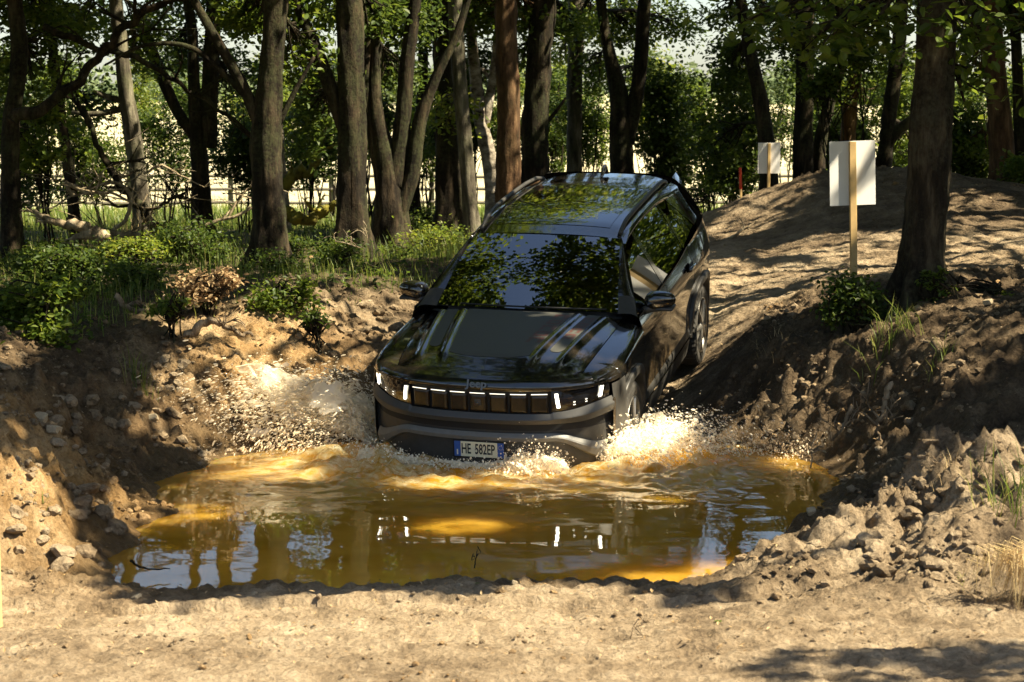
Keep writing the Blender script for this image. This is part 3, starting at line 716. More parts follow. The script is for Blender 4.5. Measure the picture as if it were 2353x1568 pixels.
# roof
def roofz(x, y):
    zc = ci([-1.95, -1.6, -1.1, -.5, 0, .29], [1.535, 1.562, 1.592, 1.598, 1.568, 1.515], x)
    return zc - .028 * (y / .58) ** 2 - .03 * (np.abs(y) / .60) ** 8
def roofw(x): return ci([-1.95, -1.5, -.5, .29], [.56, .590, .605, .588], x)
def roof(x, v):
    y = v * roofw(x); xx = x - (.05 * (y / .58) ** 2) * sstep(-.2, .29, x); return xx, y, roofz(x, y)
patch('roof', roof, (-1.95, .285), (-1, 1), 60, 50, M_paint)
patch('roof_glass', lambda x, v: (lambda p: (p[0], p[1], p[2] + .003))(roof(x, v)), (-1.15, .12), (-.78, .78), 30, 30, M_lens)
def rail_side(x, w):
    y0, z0 = roofw(x), roofz(x, roofw(x)); z1 = ztop(x) - .004; y1 = ghY(x, z1) + .004
    return x, y0 + (y1 - y0) * w + .012 * np.sin(np.pi * w), z0 + (z1 - z0) * w
patch('roof_side', rail_side, (-1.95, .285), (0, 1), 50, 8, M_paint, mirror=True)
for sg in (1, -1):
    X = np.linspace(.16, -1.72, 40); e = np.minimum(1, np.minimum(np.arange(40), 39 - np.arange(40)) / 4)
    V, F = tubeVF(np.stack([X, sg * (roofw(X) - .035), roofz(X, roofw(X) - .035) + .004 + .034 * e], 1), .017, 8, flat=1.0); r = MB().add(V, F).obj('roof_rail', M_clad, car)
# shark fin
V, F = tubeVF([(-1.62, 0, 1.565), (-1.70, 0, 1.605), (-1.76, 0, 1.640), (-1.80, 0, 1.640), (-1.80, 0, 1.565)], [.012, .020, .016, .008, .03], 10); MB().add(V, F).obj('antenna_fin', M_paint, car)
# D pillar and tail
def dpillar(x, w):
    lo = np.clip(zD(x), zbelt(x) + .004, ztop(x)); lo = np.where(x < -1.62, zbelt(x), lo); z = lo + (ztop(x) - lo) * w
    return x, ghY(x, z) + .004, z
patch('rear_pillar', dpillar, (-1.95, -1.22), (0, 1), 30, 14, M_paint, mirror=True)
def tail(w, v):
    x = ci([0, .12, .45, .55, .75, 1], [-1.98, -2.03, -2.17, -2.20, -2.24, -2.22], w); z = ci([0, .12, .45, .55, .75, 1], [1.53, 1.49, 1.12, 1.0, .68, .28], w)
    hw = ci([0, .12, .45, .55, .75, 1], [.56, .60, .80, .80, .82, .78], w); return x + .05 * (1 - v ** 2) * -1 + .10 * np.abs(v) ** 6, v * hw, z
patch('tailgate', tail, (0, 1), (-1, 1), 30, 30, M_paint, flip=True)
both(lambda sg: patch('rear_corner', lambda w, q: (lambda T: (T[0] + (-2.13 - T[0] + .0) * q + 0 * w, T[1] + (sg * np.where(T[2] > 1.13, ghY(np.full_like(w, -1.94), T[2]), sideY(np.full_like(w, -2.13), np.clip(T[2], .2, 1.1))) - T[1]) * q, T[2]))(tail(w, sg * np.ones_like(w))), (.02, 1), (0, 1), 30, 6, M_paint, flip=sg < 0))
both(lambda sg: patch('tail_lamp', lambda x, w: (x, sg * (sideY(x, np.full_like(x, 1.0)) + .004 - .02 * w), .93 + .09 * w), (-2.135, -1.90), (0, 1), 10, 5, M_rear, flip=sg < 0))
patch('rear_screen', lambda w, v: (lambda T: (T[0] - .006, T[1], T[2] + .004))(tail(w, v)), (.16, .42), (-.82, .82), 10, 20, M_gl, flip=True)
# --- mirrors
for sg in (1, -1):
    mV, mF = icoVF(3); n = mV / np.linalg.norm(mV, axis=1)[:, None]
    P = np.sign(n) * np.abs(n) ** .78
    P = P * np.array([.085, .118, .070]); P[:, 0] *= 1 - .35 * (P[:, 1] / .118) * 1; P[:, 2] += .012 * (P[:, 1] / .118); P[:, 0] = np.where(P[:, 0] < 0, P[:, 0] * .55, P[:, 0])
    P[:, 2] *= np.where(P[:, 2] > 0, 1.0 - .25 * (P[:, 1] / .118), 1 - .1 * (P[:, 1] / .118))
    c = np.array([.66, .972, 1.125]); Q = (P + c) * np.array([1, sg, 1])
    m = MB().add(Q, mF if sg > 0 else mF[:, ::-1]).obj('door_mirror', M_paint, car)
    V, F = tubeVF(np.array([(.74, .855, 1.055), (.71, .91, 1.07), (.68, .97, 1.075)]) * np.array([1, sg, 1]), [.032, .030, .034], 10); MB().add(V, F).obj('mirror_stalk', M_clad, m)
    V, F = boxVF((.655, sg * .975, 1.068), (.075, .10, .012), bev=.01); MB().add(V, F).obj('mirror_base', M_clad, m)
# --- cabin
V, F = boxVF((.74, 0, .98), (.20, .66, .085), bev=.05); MB().add(V, F).obj('dashboard', M_seat, car, False)
V, F = boxVF((-.5, 0, .50), (1.45, .74, .06), bev=.02); MB().add(V, F).obj('cabin_floor', M_dark, car, False)
V, F = tubeVF([(.42 + .05 * math.sin(a), .36 + .18 * math.cos(a), 1.0 + .17 * math.sin(a)) for a in np.linspace(0, 2 * math.pi, 33)], .014, 8, False); MB().add(V, F).obj('steering_wheel', M_dark, car)
for (x, y) in ((-.12, .36), (-.12, -.36), (-1.0, .38), (-1.0, -.38)):
    st = thing('seat', None, None); st.parent = car
    V, F = boxVF((x + .20, y, .70), (.26, .25, .09), bev=.05); MB().add(V, F).obj('cushion', M_seat, st, False)
    V, F = boxVF((x - .10, y, 1.00), (.07, .24, .30), Matrix.Rotation(-.28, 3, 'Y'), .05); MB().add(V, F).obj('backrest', M_seat, st, False)
    V, F = boxVF((x - .21, y, 1.36), (.045, .13, .08), bev=.035); MB().add(V, F).obj('headrest', M_seat, st, False)
patch('inner_pillar', lambda x, w: (x - .03 * w, ghY(x, 1.08 + w * .33) - .045, 1.08 + w * .33), (-.03, .015), (0, 1), 3, 10, M_pale, mirror=True)
# --- wheels
def lathe(prof, n=48):
    prof = np.array(prof); th = np.arange(n) * 2 * np.pi / n
    V = np.stack([prof[:, None, 0] * np.cos(th), np.broadcast_to(prof[:, None, 1], (len(prof), n)), prof[:, None, 0] * np.sin(th)], -1).reshape(-1, 3)
    return V, gridF(len(prof), n, True)
tyre_V, tyre_F = lathe([(.232, .085), (.242, .108), (.275, .116), (.315, .115), (.338, .104), (.350, .085), (.352, .05), (.352, 0), (.352, -.05), (.350, -.085), (.338, -.104), (.315, -.115), (.275, -.116), (.242, -.108), (.232, -.085)], 96)
rr = np.hypot(tyre_V[:, 0], tyre_V[:, 2]); an = np.round(np.arctan2(tyre_V[:, 2], tyre_V[:, 0]) / (2 * np.pi) * 96).astype(int)
tyre_V[:, [0, 2]] *= np.where((rr > .335) & ((an % 2) == 0), .972, 1.0)[:, None]
tyre_me = np_mesh('tyre', tyre_V, tyre_F, M_rub, False)
V, F = lathe([(.232, .088), (.240, .104), (.236, .112), (.225, .108), (.215, .06), (.212, -.08)], 64); rim_me = np_mesh('rim', V, F[:, ::-1], M_alloy)
mb = MB(); V, F = lathe([(.214, .02), (.06, .03), (.0, .03)], 48); mb.add(V, F); disc_me = mb.mesh('brake_disc', M_alloyd)
mb = MB()
for k in range(5):
    a0 = k * 2 * math.pi / 5
    for da in (-.17, .17):
        P = [(r * math.cos(a0 + da * f), y, r * math.sin(a0 + da * f)) for r, f, y in ((.03, .6, .100), (.10, .85, .104), (.17, 1.0, .100), (.226, 1.15, .096))]
        V, F = tubeVF(P, [.022, .016, .014, .017], 6, flat=1.0); mb.add(V, F)
spoke_me = mb.mesh('spokes', M_alloy, False)
V, F = lathe([(.045, .09), (.045, .112), (.035, .118), (.0, .118)], 24); cap_me = np_mesh('hub_cap', V, F, M_alloyd)
for xc in (1.3975, -1.3975):
    for sg in (1, -1):
        w = thing('wheel', None, None); w.parent = car; w.location = (xc, sg * .805, .352); w.rotation_euler = (0, random.random() * 6, 0 if sg > 0 else math.pi)
        for nm, me in (('tyre', tyre_me), ('rim', rim_me), ('spokes', spoke_me), ('hub_cap', cap_me), ('brake_disc', disc_me)): link(nm, me, w)
# ------------------------------------------------------------------ bark and leaf materials
def bark(name, c0, c1, c2, moss=.25, scale=9.0, stretch=(1, 1, .22), bump=.9, lich=(.10, .12, .045)):
    t = NT(name); co = t.coord()
    f = t.noise(scale, 8, .68, co, stretch=stretch); g = t.noise(1.7, 4, .6, co); h = t.noise(26, 5, .7, co)
    c = t.ramp(f, [(.36, c0), (.52, c1), (.66, c2)])
    m = t.math('MULTIPLY', t.ramp(t.math('ADD', t.math('MULTIPLY', g, .55), t.math('MULTIPLY', h, .45)), [(.47, 0.0), (.60, 1.0)]), moss)
    t.color(t.mix(m, c, lich)); t.set(Roughness=.92); t.bsdf.inputs['Specular IOR Level'].default_value = .2
    t.bump(t.math('ADD', f, t.math('MULTIPLY', h, .35)), bump, .035); return t.m
M_bark = bark('bark_brown', (.004, .003, .0018), (.016, .011, .006), (.058, .041, .024))
M_barkr = bark('bark_red_brown', (.020, .010, .005), (.085, .046, .022), (.17, .10, .052), .12)
M_barkg = bark('bark_grey', (.020, .017, .012), (.085, .072, .052), (.20, .18, .13), .30)
M_barkl = bark('bark_lichen', (.006, .004, .0025), (.026, .019, .011), (.085, .066, .040), .5, 8.0, lich=(.085, .080, .045))
M_birch = bark('bark_birch', (.045, .035, .028), (.30, .26, .20), (.55, .50, .42), .15, 5.0, (1, 1, 1.6), .5, (.05, .045, .035))
M_dead = bark('dead_wood', (.10, .075, .045), (.28, .22, .14), (.42, .35, .24), .12, 12.0)
M_moss = bark('mossy_wood', (.05, .042, .012), (.16, .14, .025), (.26, .22, .04), .5, 6.0, (1, 1, 1), .8, (.20, .19, .03))
M_root = bark('root_wood', (.07, .05, .03), (.22, .16, .10), (.36, .28, .18), .05, 14.0)
def leafmat(name, cols, trans=.48, rough=.5):
    m = bpy.data.materials.new(name); m.use_nodes = True; nt = m.node_tree; b = nt.nodes['Principled BSDF']; o = nt.nodes['Material Output']
    g = nt.nodes.new('ShaderNodeNewGeometry'); r = nt.nodes.new('ShaderNodeValToRGB'); e = r.color_ramp.elements
    while len(e) < len(cols): e.new(.5)
    for i, (el, c) in enumerate(zip(e, cols)): el.position = i / (len(cols) - 1); el.color = (*c, 1)
    nt.links.new(g.outputs['Random Per Island'], r.inputs['Fac']); nt.links.new(r.outputs[0], b.inputs['Base Color'])
    b.inputs['Roughness'].default_value = rough; b.inputs['Specular IOR Level'].default_value = .35
    tr = nt.nodes.new('ShaderNodeBsdfTranslucent'); hs = nt.nodes.new('ShaderNodeHueSaturation'); hs.inputs['Value'].default_value = 1.9; hs.inputs['Hue'].default_value = .485
    nt.links.new(r.outputs[0], hs.inputs['Color']); nt.links.new(hs.outputs[0], tr.inputs['Color'])
    mx = nt.nodes.new('ShaderNodeMixShader'); mx.inputs[0].default_value = trans
    nt.links.new(b.outputs[0], mx.inputs[1]); nt.links.new(tr.outputs[0], mx.inputs[2]); nt.links.new(mx.outputs[0], o.inputs['Surface']); return m
M_leaf = leafmat('leaf_green', [(.034, .062, .008), (.058, .098, .011), (.088, .130, .014), (.120, .155, .018)])
M_leafd = leafmat('leaf_dark', [(.024, .046, .008), (.038, .068, .010), (.056, .090, .012), (.082, .115, .016)])
M_leafy = leafmat('leaf_yellow_green', [(.07, .11, .012), (.10, .15, .016), (.15, .19, .022), (.19, .20, .03)], .5)
M_leafdry = leafmat('leaf_dry', [(.16, .10, .045), (.28, .19, .09), (.38, .28, .15), (.20, .14, .07)], .25, .8)
M_grass = leafmat('grass_green', [(.06, .10, .014), (.09, .14, .02), (.14, .18, .03), (.22, .21, .06)], .4)
M_straw = leafmat('grass_straw', [(.30, .22, .09), (.44, .33, .15), (.55, .43, .22), (.38, .28, .12)], .25, .7)

# ------------------------------------------------------------------ where sunlight reaches the ground: crown leaves are cut away to let it in
_lit = []
def lit(u, v, hu, hv, Y=None, grow=1.0):
    p = at(u, v, Y) if Y else on_ground(u, v)
    rx = hu * S * p[1] / FPX; ry = max(.10, hv * S * p[1] ** 2 / (FPX * max(.4, CAM_Z - p[2])))
    _lit.append((p[0], p[1], p[2], rx * grow, min(ry, 2.2) * grow))
for a in [(60,1125,70,40),(110,1180,70,35),(140,1255,70,40),(290,1180,50,35),(90,1320,120,30),(350,960,30,16),(545,832,150,52),(470,880,30,22),(830,735,130,55),(620,690,50,14),(410,715,60,16),
          (700,830,30,16),(1000,560,70,25),(320,570,60,30),(660,660,40,14),(560,700,30,10),(40,790,20,14),(860,640,40,12),(750,700,30,14),
          (1700,655,70,16),(1720,700,70,20),(1680,765,55,15),(1850,625,150,17),(1800,690,70,10),(1680,610,50,10),(1695,670,75,62),(1770,700,60,40),(2100,560,120,12),(150,600,60,18),(60,690,70,26),(450,590,60,18),(990,545,80,26),(700,640,50,12),(250,640,50,14),(2250,600,140,34),(1900,565,130,10),(1720,505,60,10),(1770,440,60,12),(2000,600,120,12),(2250,500,110,16),(2300,640,60,14),
          (1590,850,55,9),(1500,905,30,9),(2050,905,35,55),(2000,790,40,10),(2110,745,30,9),(2300,775,70,14),(1930,930,20,16),(1700,1000,22,16),(1760,880,24,10),(2120,600,14,30),(2220,700,60,9),(1780,960,20,10)]:
    lit(*a)
for a in [(1090,1105,190,14),(1340,1110,90,14),(1545,1142,55,9),(1050,1212,60,14),(440,1177,70,9),(600,1090,110,10),(1825,1066,60,9),(1515,1335,70,8),(1250,1090,60,12)]:
    p = (lambda d: np.array([0, 0, CAM_Z]) + d * (-CAM_Z / d[2]))(ray(*a[:2])); _lit.append((p[0], p[1], 0, a[2] * S * p[1] / FPX, max(.10, a[3] * S * p[1] ** 2 / (FPX * CAM_Z))))
for u, v, Y, rx, ry in [(720,930,14.1,.5,.3),(1450,1000,14.0,.5,.25),(1400,985,13.9,.42,.22),(1390,945,13.9,.22,.14),(1250,850,14.2,.14,.20),(1230,765,14.8,.10,.08),(1480,980,14.3,.3,.2),(1560,790,15.8,.05,.35),(1520,830,15.2,.04,.22),(1600,680,16.8,.05,.3),
                        (1300,440,17.3,.25,.10),(1240,500,16.9,.12,.06),(1330,470,17.1,.10,.05),(1540,120,28,.1,.1),(1170,330,29,.3,.1),(1230,330,31,.4,.1),(2000,390,18.3,.55,.10),(1790,370,26,.3,.1),(2150,640,15.6,.2,.15),(2150,500,15.6,.12,.10),(1320,330,36,.5,.2),(290,150,27,.4,.3),(320,340,27,.4,.2),(630,160,21,.12,.4),(655,480,32,.4,.3),(1090,330,31,.4,.3),(1080,430,28,.4,.3)]:
    p = at(u, v, Y); _lit.append((p[0], p[1], p[2], rx, ry))
_lit = np.array(_lit)
def sunfilter(P, r, strength=.96):
    """which leaves of a crown stay: none over the open ground before the pool, few where the sun is let in"""
    keep = np.ones(len(P), bool); d = SUN
    k = (P[:, 2] - .2) / d[2]; x = P[:, 0] - d[0] * k; y = P[:, 1] - d[1] * k
    edge = 9.62 + .28 * np.sin(x * 2.3 + 1) + .22 * np.sin(x * 5.1)
    edge = np.where(x > 1.05, 10.9 + .12 * np.sin(x * 4), edge); edge = np.where(x < -2.35, 9.9, edge)
    edge = np.where((x > 1.9) & (x < 3.0), 10.95, edge)
    band = (y > 7.3) & (y < 8.15) & (x > 1.0) & (x < 3.6)       # one more strip of shade at the edge of the frame
    keep &= ~((y < edge) & (y > -6) & ~band)
    h = P[:, 2] - 1.2                             # opening cut in the canopy so that sky mirrors in the windscreen
    gap = ((P[:, 0] - (.15 - .31 * h)) / (.30 + .055 * h)) ** 2 + ((P[:, 1] - (15.05 - .04 * h)) / (.30 + .05 * h)) ** 2
    keep &= ~((h > 2.5) & (gap < 1 + .5 * np.sin(P[:, 0] * 7) * np.sin(P[:, 1] * 6)))
    for (lx, ly, lz, rx, ry) in _lit:
        k = (P[:, 2] - lz) / d[2]; ok = k > .6
        q = ((P[:, 0] - d[0] * k - lx) / (rx + .17)) ** 2 + ((P[:, 1] - d[1] * k - ly) / (ry + .15)) ** 2
        keep &= ~(ok & (q < 1.0) & (r < strength))
    return keep

# ------------------------------------------------------------------ leaves
def leavesVF(C, size, rng, up=.55, droop=.25, shape=2, aspect=.62):
    """leaf blades with their stalk end at C; shape 2: folded diamond, 4: rounder folded blade"""
    n = len(C); a = rng.normal(size=(n, 3)); a[:, 2] = a[:, 2] * .55 - droop; a /= np.linalg.norm(a, axis=1)[:, None]
    nn = rng.normal(size=(n, 3)) * (1 - up); nn[:, 2] += up * (1 + rng.random(n)); b = np.cross(nn, a); b /= np.linalg.norm(b, axis=1)[:, None] + 1e-9
    nn = np.cross(a, b); L = (size * (.65 + .7 * rng.random(n)))[:, None]; W = L * aspect * .5; fold = nn * L * .10
    if shape == 2:
        V = np.stack([C, C + a * L * .42 + b * W + fold, C + a * L, C + a * L * .42 - b * W + fold], 1).reshape(-1, 3)
        i = np.arange(n)[:, None] * 4; F = np.concatenate([i + [0, 1, 2], i + [0, 2, 3]], 1).reshape(-1, 3)
        return V, F
    V = np.stack([C, C + a * L * .28 + b * W * .85 + fold, C + a * L * .66 + b * W * .88 + fold, C + a * L, C + a * L * .66 - b * W * .88 + fold, C + a * L * .28 - b * W * .85 + fold], 1).reshape(-1, 3)
    i = np.arange(n)[:, None] * 6; F = np.concatenate([i + [0, 1, 2, 3], i + [0, 3, 4, 5]], 1).reshape(-1, 4)
    return V, F
def clusters(cen, rad, n_cl, per, rng, r_cl=.42, hollow=.35):
    """leaf positions in clumps through an ellipsoid; also the clump centres"""
    u = rng.normal(size=(n_cl, 3)); u /= np.linalg.norm(u, axis=1)[:, None]
    K = cen + u * (hollow + (1 - hollow) * rng.random(n_cl) ** .6)[:, None] * rad
    k = rng.poisson(per, n_cl); P = np.repeat(K, k, 0) + rng.normal(size=(k.sum(), 3)) * np.array([1, 1, .55]) * (r_cl * (.5 + .8 * rng.random(n_cl)))[np.repeat(np.arange(n_cl), k)][:, None] * .62
    return P, K

def px_path(pts, Y):
    P = [(*at(u, v, Y), w * S * Y / FPX / 2) for u, v, w in pts]; return np.array(P)
def make_trunk(P4, sides, step, seed, mat, name, parent, rough=.16, flare=.4, ground=None):
    n = max(6, int(np.linalg.norm(np.diff(P4[:, :3], axis=0), axis=1).sum() / step)); Q = smoothpath(P4, n)
    r = Q[:, 3].copy()
    if ground is not None: r *= 1 + flare * np.exp(-np.maximum(Q[:, 2] - ground, 0) / .20) + .12 * np.exp(-np.maximum(Q[:, 2] - ground, 0) / .6)
    V, F = tubeVF(Q[:, :3], np.maximum(r, .004), sides, True, rough, seed, furrow=.16 if sides >= 16 else 0)
    if ground is not None:                        # root flares
        c = np.array([np.interp(V[:, 2], Q[:, 2], Q[:, k]) for k in range(2)]).T; dv = V[:, :2] - c; an = np.arctan2(dv[:, 1], dv[:, 0])
        V[:, :2] = c + dv * (1 + .28 * np.exp(-np.maximum(V[:, 2] - ground, 0) / .3) * np.cos(an * 5 + seed) * np.ones(len(V)))[:, None]
    return MB().add(V, F).obj(name, mat, parent), Q
TREE_N = 0
def tree(label, stems, Y, mat, top=10.0, crown=None, leaf=M_leaf, low=(), n_limb=7, sides=16, leaf_size=.17, cat='tree', name='tree', group='trees of the wood', n_cl=95, per=58, step=.12, flare=.4, rough=.16):
    """stems: photo paths (u, v, width px), the first one is the trunk; low: leafy boughs that hang into view (u, v, hu, hv, clumps, per clump, leaf size)"""
    global TREE_N; TREE_N += 1; rng = np.random.default_rng(1000 + TREE_N)
    P = px_path(stems[0], Y); g = gz(P[0, 0], P[0, 1]); P[0, 2] = min(P[0, 2], g)
    base = np.array([P[0, 0], P[0, 1], g])
    if P[0, 2] < g - .02 or True: P = np.concatenate([[[P[0, 0], P[0, 1], g - .25, P[0, 3] * 1.05]], P[P[:, 2] > g + .05]])
    root = thing(name, label, cat, tuple(base), group=group)
    def extend(P, ztop, rtop):
        d = P[-1, :3] - P[-2, :3]; d /= np.linalg.norm(d); out = [P]; p = P[-1].copy(); n = 6; h = (ztop - p[2]) / n
        for i in range(n):
            d = d * .8 + np.array([rng.normal() * .06, rng.normal() * .06, .25]); d /= np.linalg.norm(d)
            q = p.copy(); q[:3] += d * h / max(d[2], .4); q[3] = P[-1, 3] + (rtop - P[-1, 3]) * (i + 1) / n; out.append(q[None]); p = q
        return np.concatenate(out)
    P = extend(P, top, P[-1, 3] * .35)
    loc = lambda A: np.concatenate([A[:, :3] - base, A[:, 3:]], 1)
    _, Q = make_trunk(loc(P), sides, step, TREE_N * 7, mat, 'trunk', root, rough=rough, ground=0.0, flare=flare)
    tw = MB(); have_tw = False
    for st in stems[1:]:
        L = px_path(st, Y); L = extend(L, L[-1, 2] + 2.5 + 2 * rng.random(), L[-1, 3] * .3) if st[-1][1] < 5 else L
        make_trunk(loc(L), max(8, sides - 6), step, TREE_N * 7 + 3, mat, 'limb', root, rough=.14)
    # limbs into the crown
    Qw = Q[:, :3] + base; hi = Qw[:, 2] > 3.9 if Qw[-1, 2] > 5 else Qw[:, 2] > .5 * Qw[-1, 2]; idx = np.nonzero(hi)[0]
    cen, rad = crown if crown else (Qw[-1] + np.array([0, 0, -2.2]), np.array([2.7, 2.7, 2.9]))
    cen = np.asarray(cen, float)
    tips = []
    for k in range(n_limb):
        i = idx[int(len(idx) * (k + .3) / n_limb)]; a = k * 2.4 + rng.random(); ln = (1.5 + 1.6 * rng.random())
        s0 = Qw[i]; e = s0 + np.array([math.cos(a) * ln, math.sin(a) * ln, .7 + .8 * rng.random()]); m_ = (s0 + e) / 2 + rng.normal(size=3) * .18; m_[2] += .15
        r0 = Q[i, 3] * .45; L = np.array([(*s0, r0), (*m_, r0 * .7), (*e, r0 * .25)])
        make_trunk(loc(L), 6, .25, k, mat, 'limb', root, rough=.1); tips += [m_, e]
    if Y > 28.2: n_cl = int(n_cl * .45)
    C, K = clusters(cen, rad, n_cl, per, rng, .55)
    kp = sunfilter(C, rng.random(len(C))); C = C[kp]
    cm = MB(); V, F = leavesVF(C, leaf_size, rng); cm.add(V - base, F)
    if Y > 18:
        u0 = stems[0][-1][0]; low = list(low) + [(u0 + rng.uniform(-75, -25), rng.uniform(0, 45), 60, 34, 8, 22, .08), (u0 + rng.uniform(25, 75), rng.uniform(0, 60), 60, 34, 8, 22, .08)]
    for (u, v, hu, hv, nc, pc, ls) in low:
        c = at(u, v, Y + (2.0 + rng.normal() * .5 if Y > 18 else rng.normal() * .5)); rr = np.array([hu * S * Y / FPX, .8, hv * S * Y / FPX])
        Cl, Kl = clusters(c, rr * 1.1, int(nc * 2.2), pc * 1.5, rng, .30, .1)
        V, F = leavesVF(Cl, ls, rng, shape=4); cm.add(V - base, F)
        j = np.argmin(np.linalg.norm(Qw - (c + [0, 0, .3]), axis=1)); s0 = Qw[j]
        mid = s0 + (c - s0) * .55 + [0, 0, .15]
        V, F = tubeVF(smoothpath(np.array([s0, mid, c + (c - s0) * .15]), 9) - base, np.linspace(.035, .009, 9), 6, rough=.2, seed=nc); bV, bF = V, F
        bg = MB()
        for q in Kl[:26]:
            f = .35 + .6 * rng.random(); o = s0 + (c - s0) * f + [0, 0, .12]
            V, F = tubeVF(smoothpath(np.array([o, (o + q) / 2 + rng.normal(size=3) * .08, q]), 5) - base, np.linspace(.013, .004, 5), 4); bg.add(V, F)
        bg.add(bV, bF).obj('bough', mat, root)
    cm.obj('crown', leaf, root, False)
    return root

T = tree
T('dark upright trunk at the edge of the dead branch tangle', [[(30,590,50),(25,300,42),(45,120,38),(30,-20,36)]], 23.0, M_bark, low=[(70,150,90,120,16,26,.085),(40,330,60,60,9,22,.08)])
T('slender dark trunk standing behind the tangle of bare branches', [[(185,520,26),(150,330,24),(125,150,24),(112,-10,24)]], 28, M_bark, low=[(180,60,80,60,12,24,.085),(200,250,60,80,10,24,.08)])
T('pale grey birch with a short snapped side branch', [[(335,535,45),(318,400,40),(292,230,36),(265,-10,30)], [(296,245,16),(250,258,14),(200,262,12),(165,258,8)], [(300,235,16),(255,225,14),(215,210,10)]], 27, M_barkg, low=[(330,120,60,70,10,22,.08)])
T('dark twin stemmed tree with a heavy limb leaning over the fence', [[(470,512,44),(455,330,38),(445,180,28),(440,60,26),(430,-10,24)], [(478,340,40),(485,150,38),(492,-10,36)], [(455,330,24),(400,240,26),(362,150,28),(320,50,26)]], 30, M_bark, leaf=M_leafd, low=[(420,110,70,60,12,24,.08),(540,180,60,90,12,26,.08)])
T('thick forked trunk with a long limb, rising from the weeds by the dug bank', [[(622,632,76),(618,480,72),(612,330,74),(625,150,56),(635,-10,52)], [(605,310,32),(560,200,26),(490,80,22),(440,-10,20)], [(640,285,16),(680,205,11),(722,130,7)], [(600,260,20),(520,175,15),(440,110,12),(330,105,9),(240,150,5)]], 21.2, M_bark, sides=26, step=.06, low=[(560,40,70,40,12,24,.08),(690,120,60,90,12,24,.08)])
T('thin pale trunk close behind the thick forked trunk', [[(655,562,24),(652,450,22),(645,350,19),(640,200,16),(640,-10,14)]], 31, M_birch, n_limb=4, n_cl=25)
T('straight thick dark trunk with one limb rising steeply from it', [[(808,600,74),(808,400,67),(806,200,65),(802,-10,62)], [(790,300,30),(755,190,34),(700,50,24),(675,-10,20)], [(775,230,16),(730,150,12),(690,120,8)]], 23.2, M_bark, sides=26, step=.06, leaf=M_leafd, low=[(720,250,50,110,14,26,.08),(860,40,50,40,9,22,.08)])
T('broad clump of many stems fanning out from one dark base', [[(898,575,84),(895,480,76),(890,400,60),(865,250,32),(868,-10,26)], [(905,430,50),(925,280,38),(940,100,34),(955,-10,30)], [(905,520,42),(945,400,38),(965,280,32),(1000,180,24),(1045,90,19),(1078,-10,15)], [(880,430,28),(858,330,24),(842,200,22),(850,-10,20)]], 25.3, M_bark, sides=24, step=.07, leaf=M_leafd, low=[(930,60,80,50,14,26,.08),(900,170,60,60,10,24,.08)])
T('dark leaning trunk between the stem clump and the fence', [[(962,497,28),(952,430,26),(966,300,25),(975,-10,22)]], 33, M_bark, leaf=M_leafd, low=[(985,240,50,100,14,28,.08)])
T('wide dark trunk standing in front of the pasture fence', [[(1035,497,64),(1030,400,58),(1022,250,50),(1010,-10,46)]], 30, M_bark, sides=20, leaf=M_leafd, low=[(1000,330,40,60,9,24,.08),(1020,80,50,60,10,24,.08)])
T('slim trunk with lit flaking bark next to the white birch', [[(1088,530,33),(1075,400,34),(1062,250,36),(1050,100,34),(1045,-10,34)]], 28, M_barkg, sides=18, low=[(1040,260,40,40,7,24,.085)], leaf=M_leafy)
T('white birch with dark scars bending over beside the car roof', [[(1142,482,38),(1125,370,36),(1105,280,34),(1095,200,30),(1085,100,25),(1075,-10,22)], [(1112,290,22),(1132,180,20),(1142,80,16),(1150,-10,14)]], 31, M_birch, sides=18, low=[(1100,40,60,40,8,22,.085),(1130,200,30,40,4,18,.08)])
T('straight red brown trunk rising behind the car roof', [[(1168,470,58),(1168,250,55),(1163,-10,52)]], 28.5, M_barkr, sides=22, step=.06, low=[(1120,60,50,50,7,20,.085),(1200,40,40,40,6,20,.085)])
T('thick brown trunk leaning slightly, behind the roof rail of the car', [[(1222,432,66),(1230,300,60),(1238,150,58),(1248,-10,58)], [(1240,300,12),(1275,260,9),(1300,225,6)]], 30.5, M_bark, sides=22, step=.06, low=[(1290,60,40,50,7,22,.085),(1200,130,30,50,5,20,.085)])
T('slim straight grey trunk above the antenna of the car', [[(1320,396,38),(1320,200,36),(1322,-10,38)]], 35, M_barkg, low=[(1290,120,30,80,9,26,.08),(1360,60,30,50,8,22,.08)], leaf=M_leafy)
T('trunk that divides into two spreading stems behind the car', [[(1432,402,52),(1425,300,50),(1420,210,42),(1395,100,28),(1378,-10,24)], [(1440,330,36),(1465,200,34),(1482,-10,32)]], 33, M_bark, low=[(1430,60,70,60,14,28,.08),(1365,170,40,60,8,22,.08),(1540,60,70,60,12,28,.08),(1480,180,50,70,9,24,.08)])
T('dark trunk with a sunlit foot beside the small white board', [[(1772,445,48),(1760,330,37),(1748,230,34),(1725,120,30),(1700,-10,28)]], 29, M_bark, leaf=M_leafd, low=[(1690,150,80,90,18,28,.085),(1650,330,60,70,12,26,.08)])
T('stout dark trunk between the two white boards', [[(1842,425,48),(1845,330,45),(1850,200,44),(1848,-10,40)]], 31, M_bark, leaf=M_leafd, low=[(1820,90,80,70,14,26,.085)])
T('thin crooked trunk on the crest of the dirt berm', [[(1893,412,34),(1885,330,30),(1905,240,26),(1935,140,22),(1925,-10,20)]], 32, M_bark, low=[(1900,190,60,60,10,26,.08)])
T('upright trunk seen just past the tall white board', [[(1952,390,34),(1952,250,36),(1972,100,34),(1970,-10,30)]], 34, M_barkr, low=[(1975,220,50,80,10,26,.08)])
